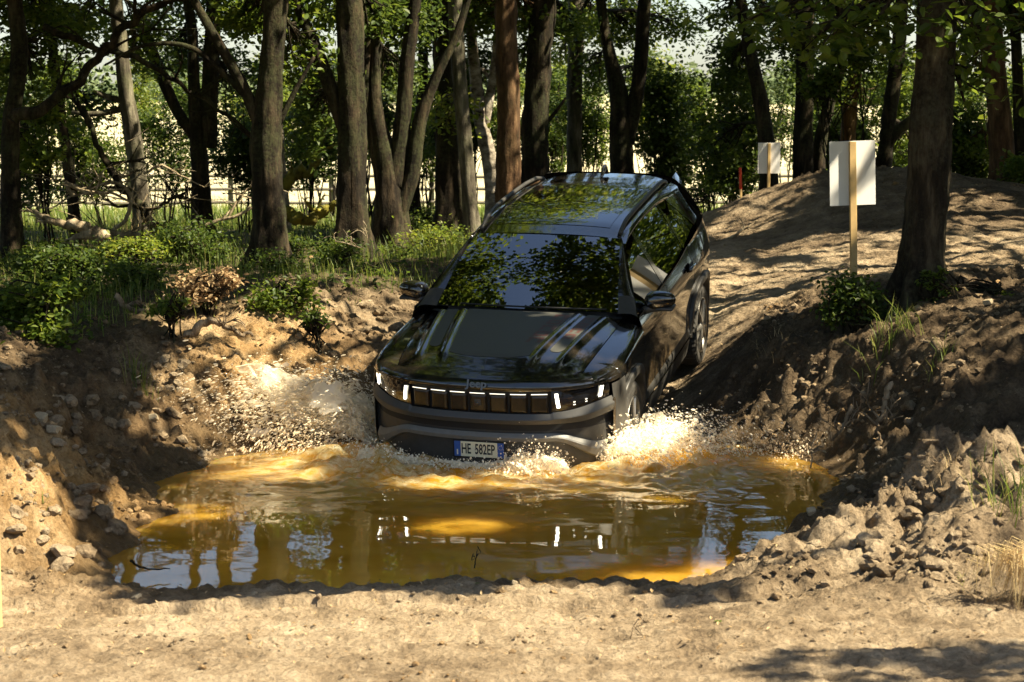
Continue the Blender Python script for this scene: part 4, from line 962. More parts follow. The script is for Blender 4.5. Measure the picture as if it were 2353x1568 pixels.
T('leaning twin trunk behind the tall white board', [[(2022,388,34),(2045,250,34),(2065,100,32),(2075,-10,28)], [(2012,392,24),(2062,300,26),(2100,270,20)]], 31, M_bark, low=[(2050,160,60,80,12,26,.085),(2090,330,40,40,7,22,.08)])
T('brown trunk rising at the far end of the dirt berm', [[(2310,432,58),(2300,300,54),(2285,150,50),(2275,-10,48)]], 26.5, M_barkr, sides=20, low=[(2240,130,60,80,12,26,.085),(2340,60,50,60,8,24,.085),(2240,330,50,50,10,24,.08)])
T('thin trunk touching the brown trunk past the berm', [[(2348,445,30),(2343,300,27),(2335,100,25),(2330,-10,22)]], 27.5, M_bark)
T('big lichen covered trunk on the bank above the pool', [[(2112,712,104),(2118,600,98),(2130,450,96),(2142,250,94),(2155,-10,88)]], 15.6, M_barkl, top=10.0, sides=56, step=.03, flare=.22, rough=.10, crown=((1.6,14.0,8.0), (4.0,3.8,2.4)), n_cl=430, per=58,
  low=[(2030,40,100,40,6,12,.10),(1900,80,110,40,6,10,.105),(2240,60,90,50,6,12,.10),(2210,230,60,60,3,10,.09),(1760,40,90,35,5,10,.10)])
# crowns of the wood that stands round the pool outside the frame: they shade it and show in the water and on the car
def wood_tree(x, y, top, crown_r, label, rad=.16, n_cl=240, leaf=M_leaf, lean=(0, 0), dz=2.7):
    global TREE_N
    d = np.array([x, y]); u = (x / y * FPX + 512) / S if y > 1 else 99999
    TREE_N += 1; rng = np.random.default_rng(1000 + TREE_N); g = gz(x, y); base = np.array([x, y, g])
    root = thing('tree', label, 'tree', tuple(base), group='trees round the clearing')
    P = np.array([(0, 0, -.2, rad * 1.2), (.05, .05, 1.5, rad), (rng.normal() * .2, rng.normal() * .2, 4, rad * .85), (rng.normal() * .3, rng.normal() * .3, top - g - 1, rad * .3)])
    _, Q = make_trunk(P, 12, .3, TREE_N, M_bark, 'trunk', root, ground=0.0); Qw = Q[:, :3] + base
    for k in range(8):
        i = int(len(Q) * (.42 + .5 * k / 8)); a = k * 2.4 + rng.random(); ln = crown_r * (.5 + .4 * rng.random()); s0 = Q[i, :3]; e = s0 + np.array([math.cos(a) * ln, math.sin(a) * ln, .5 + rng.random()])
        L = np.array([(*s0, Q[i, 3] * .5), (*((s0 + e) / 2 + rng.normal(size=3) * .15), Q[i, 3] * .35), (*e, .012)]); make_trunk(L, 6, .3, k, M_bark, 'limb', root, rough=.1)
    C, K = clusters(np.array([x + lean[0], y + lean[1], top - dz]), np.array([crown_r, crown_r, dz]), n_cl, 58, rng, .55, .2)
    C = C[sunfilter(C, rng.random(len(C)))]; V, F = leavesVF(C, .18, rng); MB().add(V - base, F).obj('crown', leaf, root, False)
for i, (x, y, tp, cr) in enumerate([(5.6,11.8,9.6,3.1),(7.6,14.2,10.5,3.2),(6.6,17.6,10.0,3.2),(9.4,18.0,11,3.3),(8.4,21.6,10.5,3.2),(10.5,12.4,11,3.2),(7.9,9.2,10.0,2.8),(11.5,24.0,11,3.3),(9.2,27.5,10.5,3.2),
                                   (-5.6,13.0,9.5,3.2),(-6.4,17.0,10,3.2),(-7.0,21.5,10,3.2),(-9.0,26.0,10.5,3.3),(-8.6,11.0,10,3.0),(12.5,20.0,12,3.4),(13.5,15.0,12,3.4),(8.6,11.6,9.5,3.0),(9.4,15.6,10.0,3.0),(10.2,22.6,10.2,3.2),(9.6,25.6,10.0,3.0)]):
    wood_tree(x, y, tp, cr, 'tall leafy tree shading the pool from beside the clearing', lean=((-1.7 if 0 < x < 8 else 0) + (1.5 if x < 0 else 0), -.3))
for i, (x, y, tp, cr) in enumerate([(-5,-3,11,3.4),(1.5,-6,12,3.4),(6.5,-4,11,3.4),(-10,3,11,3.4),(11,3.5,11,3.0),(-1.5,-11,13,3.6)]):
    wood_tree(x, y, tp, cr, 'tall leafy tree across the clearing from the car, mirrored in its bonnet', n_cl=150)

# those trees copied out of view on both sides, added to darken the wood
_src = [o for o in COL.objects if o.get('group') == 'trees round the clearing'][:20]
_kids = {o: [c for c in COL.objects if c.parent == o] for o in _src}
_r = random.Random(5)
for i, (x, y) in enumerate([(-12,14),(-13,19),(-12,24),(-14,29),(-11,31),(-15,35),(-18,22),(-17,15),(-20,30),(14,27),(15,31),(12,34),(17,22),(18,27),(17,17),(19,12),(16,9),(20,20),(15,36),(-16,9),(-19,4),(18,5)]):
    if abs(x) < .27 * y and y < 32: continue
    s = _src[_r.randrange(len(_src))]; o = s.copy(); COL.objects.link(o); g = gz(x, y); o.location = (x, y, g - (1.2 if abs(x) > .27 * y else 0)); o.rotation_euler = (0, 0, _r.random() * 6.28)
    o['label'] = 'leafy tree added out of view beside the wood to darken it'; o['group'] = 'trees added to darken the wood'
    for c in _kids[s]:
        k = c.copy(); COL.objects.link(k); k.parent = o
# ------------------------------------------------------------------ saplings and hedge shrubs between the trunks and the pasture
def shrub(label, u, vb, Y, boxes, leaf, mat=M_bark, name='shrub', cat='shrub', group='shrubs under the trees', ls=.075, shape=2, stems=4, seed=0, dens=1.0):
    rng = np.random.default_rng(5000 + seed); b = at(u, vb, Y); g = gz(b[0], b[1]); base = np.array([b[0], b[1], g]); root = thing(name, label, cat, tuple(base), group=group)
    cm = MB(); sm = MB(); allK = []
    for (bu, bv, hu, hv, nc, pc) in boxes:
        c = at(bu, bv, Y); r = np.array([hu * S * Y / FPX, max(.25, .8 * hu * S * Y / FPX), hv * S * Y / FPX])
        r[1] = min(r[1], 1.3); C, K = clusters(c, r, max(2, int(nc * dens)), pc * (1.5 if dens > 1 else 1), rng, min(.30, r[0] * .5), .05)
        C = C[C[:, 2] > ground_z(C[:, 0], C[:, 1], False) + .02]
        V, F = leavesVF(C, ls, rng, shape=shape); cm.add(V - base, F); allK.append(K)
    K = np.concatenate(allK)
    for k in range(stems):
        q = K[rng.integers(len(K))]; m_ = base + (q - base) * .5 + rng.normal(size=3) * .12 * np.linalg.norm(q - base) * .4; m_[2] = max(m_[2], g + .1)
        st = base + np.array([rng.normal() * .06, rng.normal() * .06, -.06]); L = np.linalg.norm(q - base)
        V, F = tubeVF(smoothpath(np.array([st, m_, q]), 8) - base, np.linspace(.006 + .0055 * L, .003, 8), 6, rough=.2, seed=k); sm.add(V, F)
        for j in range(6):
            o = (m_ + (q - m_) * rng.random()); e = K[rng.integers(len(K))]; 
            if np.linalg.norm(e - o) > 1.4: continue
            V, F = tubeVF(smoothpath(np.array([o, (o + e) / 2 + rng.normal(size=3) * .05, e]), 5) - base, np.linspace(.009, .003, 5), 4); sm.add(V, F)
    sm.obj('stem', mat, root); cm.obj('foliage', leaf, root, False); return root
SH = [
 ('dark hawthorn shrub spreading behind the thick forked trunk', 560, 500, 33, [(560,330,80,90,26,42),(600,420,60,40,10,30)], M_leafd),
 ('dark leafy shrub filling the gap beside the straight thick trunk', 720, 480, 36, [(720,330,70,100,26,42),(740,200,50,70,12,36)], M_leafd),
 ('pale green sapling in front of the slender dark trunk', 110, 480, 25, [(110,260,50,25,6,22),(90,370,50,40,7,22)], M_leafy),
 ('low leafy shrub under the snapped birch branch', 240, 500, 36, [(230,370,90,70,18,32),(180,430,60,50,10,28)], M_leaf),
 ('feathery shrub hanging before the sunlit pasture', 380, 480, 38, [(400,370,70,60,14,32),(340,300,60,60,12,30),(430,260,60,60,10,30)], M_leafd),
 ('bright shrub at the wood edge past the twin stems', 640, 460, 42, [(650,260,60,60,12,34),(560,250,60,50,10,30)], M_leafy),
 ('leafy sapling against the pasture near the leaning trunk', 985, 470, 38, [(985,330,45,80,16,34)], M_leaf),
 ('tall sunlit sapling between the slim grey trunk and the thick brown trunk', 1285, 440, 42, [(1290,250,45,120,22,40),(1275,340,35,50,8,28)], M_leafy),
 ('fine leafed hawthorn just above the antenna of the car', 1370, 410, 40, [(1370,280,45,70,14,34),(1365,350,40,30,5,22)], M_leaf),
 ('dark round hawthorn past the rear corner of the roof', 1530, 430, 34, [(1530,300,70,90,26,42),(1520,200,60,60,14,38),(1540,390,45,40,10,30)], M_leafd),
 ('sunlit hedge shrub behind the red topped stake', 1640, 450, 36, [(1640,330,60,70,16,36),(1650,410,60,35,12,34),(1600,240,60,60,12,36)], M_leaf),
 ('dense dark shrub round the post of the small white board', 1700, 460, 32, [(1690,400,60,50,14,36),(1720,290,50,70,14,36)], M_leafd),
 ('leafy shrub in the gap behind the stout dark trunk', 1900, 420, 39, [(1900,280,70,90,18,40),(1900,380,60,40,9,30)], M_leafd),
 ('leafy hazel hanging over the tall white board', 1950, 400, 28, [(1960,120,90,60,14,34),(1890,190,50,50,8,28)], M_leaf),
 ('sunlit bush under the leaning twin trunk', 2060, 410, 37, [(2060,250,60,90,14,36),(2070,380,50,40,10,32)], M_leafy),
 ('dark bramble thicket beyond the big lichen trunk', 2230, 430, 29, [(2230,370,60,60,16,36),(2210,290,40,50,8,30)], M_leafd),
 ('light green hedge shrub beyond the berm', 2230, 400, 44, [(2230,220,70,70,14,36),(2330,230,60,80,12,34)], M_leafy),
 ('leafy bush tucked against the brown trunk past the berm', 2350, 450, 25, [(2340,390,40,40,8,28)], M_leaf),
 ('tall leafy sapling at the frame of the dead branch tangle', 20, 450, 32, [(40,300,60,90,14,34),(60,430,60,50,8,28)], M_leafd),
]
for k, (lb, u, vb, Y, bx, lf) in enumerate(SH): shrub(lb, u, vb, Y, bx, lf, seed=k, stems=7, ls=.075, name='understory_shrub', dens=3.4)
_q = np.random.default_rng(21)
for k, u in enumerate([-260,-190,-130,-60,2390,2450,2530,2600,20,90,150,350,430,585,640,700,760,830,870,930,1040,1085,1145,1205,1260,1345,1500,1570,1690,1740,1800,1870,1925,1990,2050,2190,2260,2320]):
    Y = _q.uniform(33, 46); v = _q.uniform(250, 330); shrub('dense leafy shrub in the hedge along the pasture', u, 440, Y, [(u + _q.normal() * 15, v, _q.uniform(38, 60), _q.uniform(50, 95), 22, 40), (u + _q.normal() * 30, v - 110, _q.uniform(35, 60), 60, 14, 36), (u + _q.normal() * 20, v + 70, 32, 38, 5, 26)], [M_leafd, M_leaf, M_leafy][k % 3 if k % 4 else 0], seed=300 + k, stems=6, ls=.075, name='hedge_shrub', group='shrubs of the pasture hedge', dens=1.7)
# low plants on the ground near the pool
LOW = [
 ('bramble bush with glossy leaves spilling over the dug bank', 70, 800, 14.4, [(70,745,85,70,26,40),(20,690,60,50,10,30),(130,660,60,40,10,30)], M_leaf, .07),
 ('dark nettle patch behind the bramble bush', 190, 690, 17.5, [(190,620,90,45,20,36),(90,600,90,40,14,32)], M_leafd, .065),
 ('withered brown shrub with curled leaves on the bank', 480, 720, 16.3, [(470,660,65,34,14,34),(520,640,30,25,5,26)], M_leafdry, .06),
 ('green bush with open twigs on the bank, growing next to the withered shrub', 650, 745, 16.6, [(640,690,75,40,17,36),(700,670,40,34,7,26)], M_leaf, .06),
 ('small dark weed with open twigs below the green bush on the bank', 740, 770, 16.0, [(725,735,35,35,6,20)], M_leafd, .06),
 ('yellow green weeds lit by the sun beside the windscreen of the car', 1000, 590, 24.5, [(1000,555,70,28,16,40),(960,590,60,22,8,28)], M_leafy, .06),
 ('low green weeds beside the mirror of the car', 860, 680, 19.5, [(850,640,60,26,11,30)], M_leaf, .055),
 ('dark leafy bush at the foot of the tall white board', 1960, 745, 15.2, [(1960,680,70,50,22,34),(1930,720,50,30,8,26),(2010,720,40,30,7,24)], M_leafd, .055),
 ('sprig of green leaves climbing the foot of the big lichen trunk', 2150, 715, 15.2, [(2140,640,35,50,8,16),(2180,700,40,25,6,16)], M_leaf, .055),
 ('pale green seedlings in the sun past the big lichen trunk', 2270, 690, 15.6, [(2200,665,16,14,3,14),(2300,680,50,16,5,16)], M_leafy, .05),
 ('weeds at the foot of the thick forked trunk', 640, 640, 20.4, [(640,610,80,30,14,34)], M_leafd, .06),
 ('weeds in front of the straight thick trunk', 760, 620, 22.0, [(770,585,60,26,10,30)], M_leafd, .06),
 ('clump of tall nettles in the shade of the twin stemmed tree', 420, 600, 22.0, [(420,545,90,40,20,36)], M_leafd, .065),
 ('clump of sunlit weeds under the pale birch', 300, 610, 20.0, [(300,575,70,36,14,34)], M_leafy, .06),
 ('dark fern like weeds between the bramble bush and the withered shrub', 340, 680, 18.0, [(330,640,70,30,14,32)], M_leafd, .06),
 ('sprawling weeds by the stems of the broad clump', 900, 600, 23.5, [(900,585,60,20,9,28)], M_leaf, .055),
 ('small green weed on the crest of the bank', 390, 735, 15.6, [(390,705,40,20,6,20)], M_leaf, .06),
 ('green weeds under the sunlit hedge shrub past the car', 1620, 470, 30, [(1600,440,70,20,10,30)], M_leaf, .06),
]
for k, (lb, u, vb, Y, bx, lf, ls) in enumerate(LOW): shrub(lb, u, vb, Y, bx, lf, seed=100 + k, ls=ls * .70, shape=4, name='low_plant', cat='plant', group='low plants round the pool', stems=9, dens=1.5)

for k in range(22):
    u = _q.uniform(-10, 420) if k < 14 else _q.uniform(420, 1040); v = np.interp(u, [0, 200, 500, 1040], [680, 650, 615, 570]) + _q.uniform(-55, 30); p = on_ground(u, v)
    shrub('leafy weed growing in the undergrowth between the trunks and the dug bank', u, v, p[1], [(u, v - 28, _q.uniform(35, 60), _q.uniform(22, 38), 12, 34)], [M_leaf, M_leafd, M_leafd][k % 3], seed=500 + k, ls=.042, shape=4, name='weed', cat='plant', group='weeds in the undergrowth', stems=6, dens=1.3)
# ------------------------------------------------------------------ grass
def bladesVF(P, h, w, rng, lean=.35):
    n = len(P); a = rng.random(n) * 2 * np.pi; d = np.stack([np.cos(a), np.sin(a), np.zeros(n)], 1); s = np.stack([-np.sin(a), np.cos(a), np.zeros(n)], 1) * w[:, None] * .5
    ln = (lean * (.3 + rng.random(n)) * h)[:, None]; up = np.array([0, 0, 1.0])
    m_ = P + d * ln * .3 + up * h[:, None] * .55; tip = P + d * ln + up * h[:, None] * .95
    V = np.stack([P - s, P + s, m_ + s * .8, m_ - s * .8, tip], 1).reshape(-1, 3); i = np.arange(n)[:, None] * 5
    return V, [i + [0, 1, 2, 3], (i + [3, 2, 4])]
rng = np.random.default_rng(44)
def grass_area(n, x0, x1, y0, y1, mask, h0, h1, w):
    x = rng.uniform(x0, x1, n); y = y0 + (y1 - y0) * rng.random(n) ** 1.3; x = x * y / y1
    k = rng.random(n) < mask(x, y); x, y = x[k], y[k]; z = ground_z(x, y)
    h = rng.uniform(h0, h1, len(x)) * (.6 + .8 * np.clip(vnoise(x * .8, y * .8, 8) + .5, 0, 1)); return bladesVF(np.stack([x, y, z - .02], 1), h, np.full(len(x), w), rng)
def gmask(x, y): return veg_mask(x, y) * np.clip(.55 + 1.4 * vnoise(x * .7, y * .7, 9), .05, 1)
V, F = grass_area(40000, -11.5, 11.5, 13, 40, gmask, .06, .30, .009)
tag(link('undergrowth_grass', np_mesh('undergrowth_grass', V, F, M_grass, False)), 'green grass and weeds growing under the trees', 'grass', kind='stuff')
V, F = grass_area(26000, -15, 15, 40, 58, lambda x, y: np.ones(len(x)), .15, .45, .022)
tag(link('meadow_grass', np_mesh('meadow_grass', V, F, M_grass, False)), 'tall sunlit grass along the pasture fence', 'grass', kind='stuff')
def tuft(label, u, v, n, h, spread, mat, w=.006, lean=.6, Y=None, cat='grass tuft', name='grass_tuft'):
    p = at(u, v, Y) if Y else on_ground(u, v); x = p[0] + rng.normal(size=n) * spread; y = p[1] + rng.normal(size=n) * spread; z = ground_z(x, y) - .02
    base = np.array([p[0], p[1], gz(p[0], p[1])]); V, F = bladesVF(np.stack([x, y, z], 1) - base, rng.uniform(.5, 1, n) * h, np.full(n, w), rng, lean)
    o = link(name, np_mesh(name, V, F, mat, False), None, tuple(base)); tag(o, label, cat, 'grass tufts'); return o
tuft('tall pale seeding grass in front of the pale birch', 310, 590, 160, .75, .25, M_straw, .006, .3)
tuft('green grass tuft in sunlight below the dark leafy bush', 2060, 770, 70, .30, .10, M_grass, .007, .8)
tuft('thin green grass blades on the dark bank', 2160, 830, 22, .26, .05, M_grass, .006, .8)
tuft('fresh green grass beside the crumbly heap', 2330, 1150, 80, .32, .10, M_grass, .006, .8)
tuft('single sprig of green grass on the shaded bank', 95, 1165, 8, .12, .02, M_grass, .005, 1.0)
tuft('sprig of young grass at the bottom of the crumbly heap', 2210, 1330, 12, .08, .03, M_leafy, .005, .8)
tuft('grass tuft on the crest of the shaded bank', 320, 880, 40, .30, .06, M_grass, .006, .6)
tuft('thin dry grass standing on the crest of the heap', 2165, 1098, 14, .14, .03, M_straw, .003, .5)
tuft('tall weeds in the sun at the base of the stem clump', 1000, 600, 160, .42, .35, M_grass, .007, .5)
tuft('pale straw tuft on the bank above the wheel track', 1780, 790, 24, .16, .10, M_straw, .004, .9)
# drooping sod of dry grass
p = on_ground(2362, 1400); n = 460; a = rng.uniform(2.2, 5.6, n); L = rng.uniform(.14, .32, n); top = p + np.array([.10, .12, .20])
P = top + np.stack([rng.normal(size=n) * .10, rng.normal(size=n) * .07, rng.normal(size=n) * .03], 1); dd = np.stack([np.cos(a), np.sin(a), np.zeros(n)], 1); ss = np.stack([-np.sin(a), np.cos(a), np.zeros(n)], 1) * .0022
m_ = P + dd * L[:, None] * .45 + np.array([0, 0, .03]); e = P + dd * L[:, None] * .75; e[:, 2] -= L * .75; V = np.stack([P - ss, P + ss, m_ + ss, m_ - ss, e], 1).reshape(-1, 3) - p; i = np.arange(n)[:, None] * 5
tag(link('dry_grass_sod', np_mesh('dry_grass_sod', V, [i + [0, 1, 2, 3], i + [3, 2, 4]], M_straw, False), None, tuple(p)), 'drooping sod of dry straw coloured grass on the sunlit heap', 'grass tuft')

# ------------------------------------------------------------------ fence, boards, stakes
M_wood = plain('stake_wood', (.50, .34, .14), .6, .18, 14, bump=.1); M_rail = plain('weathered_rail', (.10, .085, .06), .85, .3, 9, bump=.3); M_board = plain('white_board', (.78, .77, .73), .45, .03, 8); M_orange = plain('red_stake_paint', (.65, .05, .015), .5, .15, 20)
fx = np.arange(-17, 18.1, 2.5); FY = 50.0; f = thing('fence', 'dark wooden post and rail fence along the bright pasture', 'fence', (0, FY, gz(0, FY)))
fz = [gz(x, FY + .02 * x) for x in fx]; g0 = gz(0, FY)
for x, z in zip(fx, fz): V, F = boxVF((x, .02 * x, z - g0 + .55), (.06, .06, .70), bev=.012); MB().add(V, F).obj('post', M_rail, f, False)
for k in range(len(fx) - 1):
    for h in (.45, .78, 1.10):
        V, F = tubeVF([(fx[k], .02 * fx[k] - .085, fz[k] - g0 + h + rng.normal() * .012), (fx[k + 1], .02 * fx[k + 1] - .085, fz[k + 1] - g0 + h + rng.normal() * .012)], .042, 6); MB().add(V, F).obj('rail', M_rail, f, False)
def board(label, u, vbase, Y, vtop, w, h, post_w, yaw, lean):
    b = at(u, vbase, Y); t_ = at(u, vtop, Y); g = gz(b[0], b[1]); H = t_[2] - g; root = thing('sign_board', label, 'sign', (b[0], b[1], g), (0, lean, yaw), 'white boards on stakes')
    V, F = boxVF((0, 0, H / 2 - .12), (post_w / 2, .019, H / 2 + .12), bev=.003); MB().add(V, F).obj('stake', M_wood, root, False)
    V, F = boxVF((0.005, .024, H - h / 2 + .004), (w / 2, .0035, h / 2), bev=.001); MB().add(V, F).obj('panel', M_board, root, False)
board('tall plain white board seen from behind on a wooden stake, beside the track', 1962, 635, 18.3, 325, .43, .585, .062, .13, -.03)
board('small plain white board seen from behind on a stake, up on the berm', 1766, 437, 26.0, 329, .29, .395, .035, .06, .0)
b = at(1703, 480, 27.0); g = gz(b[0], b[1]); H = at(1699, 385, 27.0)[2] - g
st = thing('marker_stake', 'thin wooden stake with an orange red painted top half beyond the berm', 'stake', (b[0], b[1], g), (0, -.04, .3))
V, F = boxVF((0, 0, H * .20), (.016, .012, H * .26), bev=.003); MB().add(V, F).obj('stake_foot', M_wood, st, False); V, F = boxVF((0, 0, H * .73), (.017, .013, H * .27), bev=.003); MB().add(V, F).obj('painted_top', M_orange, st, False)
p = at(1, 1420, 8.9); g = gz(p[0], p[1]); V, F = boxVF((-.012, 0, .22), (.017, .017, .40), bev=.004); st = link('wooden_stake', MB().add(V, F).mesh('wooden_stake', M_wood, False), None, (p[0], p[1], g)); tag(st, 'pale square wooden stake standing upright by the sunlit ground', 'stake')
# wire mesh panel lying on the shore
M_wire = plain('galvanised_wire', (.34, .36, .32), .4, .2, 20, metal=.6)
c0, c1, c2 = at(1512, 1008, 14.9), at(1640, 1002, 14.9), at(1640, 955, 15.5)
ux = (c1 - c0); lx = np.linalg.norm(ux); ux /= lx; uy = c2 - c1; ly = np.linalg.norm(uy); uy /= ly
wm = thing('wire_mesh_panel', 'small galvanised wire mesh panel half buried in the shore by the wheel', 'wire mesh', tuple(c0))
for k in range(6): V, F = tubeVF([ux * lx * k / 5 - uy * .05, ux * lx * k / 5 + uy * ly * (1 if k > 2 else .6)], .0045, 5); MB().add(V, F).obj('wire', M_wire, wm)
for k in range(14): V, F = tubeVF([uy * ly * k / 13 + np.array([0, 0, .005]) + ux * lx * (0 if k < 8 else .5), ux * lx + uy * ly * k / 13 + np.array([0, 0, .005])], .0025, 4); MB().add(V, F).obj('wire', M_wire, wm)

# ------------------------------------------------------------------ dead branches, logs, roots
def branchy(name, label, pts, Y, mat, cat, r0, twigs=0, seed=0, group=None, tl=.5, Ys=None):
    rng = np.random.default_rng(300 + seed)
    P = np.array([at(u, v, (Ys[i] if Ys else Y)) for i, (u, v) in enumerate(pts)]); base = P[0].copy(); Q = smoothpath(P, max(12, 6 * len(P))) - base
    Q += np.stack([vnoise(np.arange(len(Q)) * .45, np.full(len(Q), k * 3.3 + seed), 77) for k in range(3)], 1) * r0 * .8
    root = thing(name, label, cat, tuple(base), group=group); V, F = tubeVF(Q, np.linspace(r0, r0 * .35, len(Q)), 10, rough=.22, seed=seed); MB().add(V, F).obj('stem', mat, root)
    for k in range(twigs):
        i = rng.integers(int(len(Q) * .2), len(Q)); d = rng.normal(size=3); d[1] *= .5; d[2] = abs(d[2]) * .6 + .1; d /= np.linalg.norm(d); L = tl * (.4 + .8 * rng.random())
        mb = MB(); e = Q[i] + d * L; R = smoothpath(np.array([Q[i], Q[i] + d * L * .5 + rng.normal(size=3) * .06 * L * 2, e + rng.normal(size=3) * .1 * L]), 8); V, F = tubeVF(R, np.linspace(r0 * .38, .004, 8), 6); mb.add(V, F)
        for j in range(3):
            o = R[rng.integers(2, 8)]; q = o + (d + rng.normal(size=3) * .8) * L * .35; V, F = tubeVF(smoothpath(np.array([o, (o + q) / 2 + rng.normal(size=3) * .02, q]), 5), np.linspace(r0 * .18, .003, 5), 5); mb.add(V, F)
        mb.obj('twig', mat, root)
    return root
BR = 'bare branches of the tangle'
branchy('fallen_branch', 'long bare sunlit branch lying across the tangle in front of the fence', [(140,560),(230,535),(330,545),(420,530),(520,500),(600,470)], 24, M_dead, 'branch', .045, 7, 1, BR, .7)
branchy('fallen_branch', 'arched bare branch with many pale twigs above the tangle', [(250,540),(290,500),(300,450),(270,420),(200,440),(140,460)], 24.5, M_dead, 'branch', .030, 10, 2, BR, .6)
branchy('fallen_branch', 'pale crooked branch standing up out of the tangle', [(170,450),(150,420),(190,440),(260,445),(330,480)], 23.5, M_dead, 'branch', .028, 9, 3, BR, .6)
branchy('fallen_branch', 'thick lit log end poking out of the undergrowth', [(240,545),(180,520),(120,510),(80,490)], 23, M_dead, 'branch', .085, 2, 4, BR, .4)
branchy('fallen_branch', 'curved bare branch like a hoop before the pasture', [(430,560),(450,500),(440,460),(400,455),(360,480)], 26, M_bark, 'branch', .04, 6, 5, BR, .5)
branchy('fallen_branch', 'dark slanting dead trunk leaning through the tangle', [(420,580),(340,500),(260,400),(220,320),(190,250)], 25, M_bark, 'branch', .075, 7, 6, BR, .6)
branchy('fallen_branch', 'thin pale bare branch reaching past the snapped birch branch', [(330,400),(370,380),(410,400),(470,430)], 25, M_dead, 'branch', .016, 6, 7, BR, .4)
branchy('fallen_branch', 'long dark bough sweeping down from the upright trunk', [(30,280),(120,235),(210,150),(290,60),(380,10),(460,-30)], 22.4, M_bark, 'branch', .075, 8, 8, BR, .8)
branchy('fallen_branch', 'thin dark bough crossing above the dead tangle', [(100,60),(220,110),(330,140),(420,200),(520,260),(600,330)], 24, M_bark, 'branch', .045, 8, 9, BR, .7)
branchy('mossy_log', 'bent mossy log with yellow green moss beside the straight thick trunk', [(655,430),(680,400),(715,385),(730,345)], 30, M_moss, 'log', .10, 2, 10, None, .5)
branchy('mossy_log', 'fallen mossy trunk lying on the ground under the bent log', [(650,480),(690,505),(740,490),(790,450)], 28, M_moss, 'log', .10, 3, 11, None, .5)
branchy('dry_twig', 'pale forked twig sticking up in front of the straight thick trunk', [(770,555),(800,560),(830,568),(845,545)], 18.5, M_dead, 'twig', .007, 5, 12, None, .2)
branchy('bare_root', 'thick grey root arching out of the dug bank', [(430,770),(465,745),(500,740),(545,760),(580,775)], 15.5, M_root, 'root', .035, 2, 13, 'roots in the bank', .2)
branchy('bare_root', 'pale root standing out of the bank below the withered shrub', [(265,680),(290,705),(330,715),(370,700),(378,675)], 16.2, M_root, 'root', .022, 2, 14, 'roots in the bank', .2)
branchy('bare_root', 'lit root hanging down the dark bank above the pool', [(2045,880),(2035,910),(2030,945),(2015,985),(2025,1020)], 13.3, M_root, 'root', .022, 4, 15, 'roots in the bank', .2)
branchy('bare_root', 'twisted dark root half way up the bank', [(1960,930),(1945,960),(1935,985),(1910,1010)], 13.5, M_root, 'root', .015, 4, 16, 'roots in the bank', .2)
branchy('bare_root', 'knobbly grey root lying on the bank past the lichen trunk', [(2300,790),(2325,805),(2353,810),(2400,815)], 13.9, M_root, 'root', .035, 2, 17, 'roots in the bank', .2)
branchy('fallen_branch', 'short log lying on the bank below the dark leafy bush', [(1960,795),(1990,805),(2015,810)], 14.9, M_root, 'branch', .03, 0, 18, 'branches on the bank')
branchy('fallen_branch', 'thin stick lying flat on the bank past the log', [(2080,812),(2120,803),(2160,800)], 14.4, M_root, 'branch', .014, 1, 19, 'branches on the bank', .1)
branchy('fallen_branch', 'pale pole lying up the slope of the berm', [(1655,560),(1680,545),(1720,520),(1740,508)], 23.6, M_dead, 'branch', .022, 3, 20, 'branches on the bank', .2)
branchy('broken_stick', 'splintered orange brown stick poking out at the shore', [(118,1368),(140,1350),(172,1332)], 10.0, M_wood, 'stick', .020, 2, 21, None, .06)
branchy('dry_twig', 'crooked dry twig lying on the bare ground before the pool', [(1480,1490),(1530,1525),(1560,1510),(1600,1540)], 8.45, M_root, 'twig', .007, 3, 22, None, .08, Ys=[8.55,8.4,8.45,8.3])
branchy('dry_twig', 'pair of thin upright twigs stuck in the bare ground', [(1447,1500),(1450,1465),(1455,1440)], 8.5, M_root, 'twig', .005, 2, 23, None, .1)
branchy('bare_root', 'thin pale root dangling from the crumbly heap', [(2095,1240),(2110,1280),(2125,1320)], 10.15, M_root, 'root', .008, 5, 24, 'roots in the heap', .12)
branchy('bare_root', 'fine root sticking out of the top of the heap', [(2150,1110),(2160,1075),(2140,1045)], 10.6, M_root, 'root', .005, 4, 25, 'roots in the heap', .08)
branchy('bare_root', 'tangled fine roots on the shaded side of the heap', [(2160,1200),(2190,1220),(2230,1235),(2260,1225)], 10.2, M_root, 'root', .006, 7, 26, 'roots in the heap', .10)
branchy('floating_stick', 'dark thin stick lying on the water by the near shore heap', [(300,1290),(330,1305),(390,1308)], 10.45, M_bark, 'stick', .007, 0, 27, None, .1, Ys=[10.3,10.4,10.45])
branchy('water_twig', 'thin dark twig standing upright out of the water', [(1090,1305),(1094,1280),(1097,1262)], 10.55, M_bark, 'twig', .004, 1, 28, None, .05)
branchy('dry_twig', 'upright dry twigs on the shore beyond the water', [(1862,1075),(1866,1050),(1858,1030)], 13.1, M_dead, 'twig', .006, 4, 29, None, .12)

# leafy ground cover under the trees
r = np.random.default_rng(66); n = 30000; y = 13.5 + 24 * r.random(n) ** 1.2; x = r.uniform(-1, 1, n) * .29 * y; k = r.random(n) < veg_mask(x, y) * np.clip(.45 + 1.8 * vnoise(x * 1.1, y * 1.1, 19), 0, 1); x, y = x[k], y[k]
V, F = leavesVF(np.stack([x, y, ground_z(x, y) + .02 + .22 * r.random(len(x)) ** 2 * np.clip(.5 + vnoise(x * .9, y * .9, 23), .1, 1.4)], 1), .06, r, .6)
tag(link('ground_cover', np_mesh('ground_cover', V, F, M_leafd, False)), 'low leafy ground cover under the trees', 'ground cover', kind='stuff')
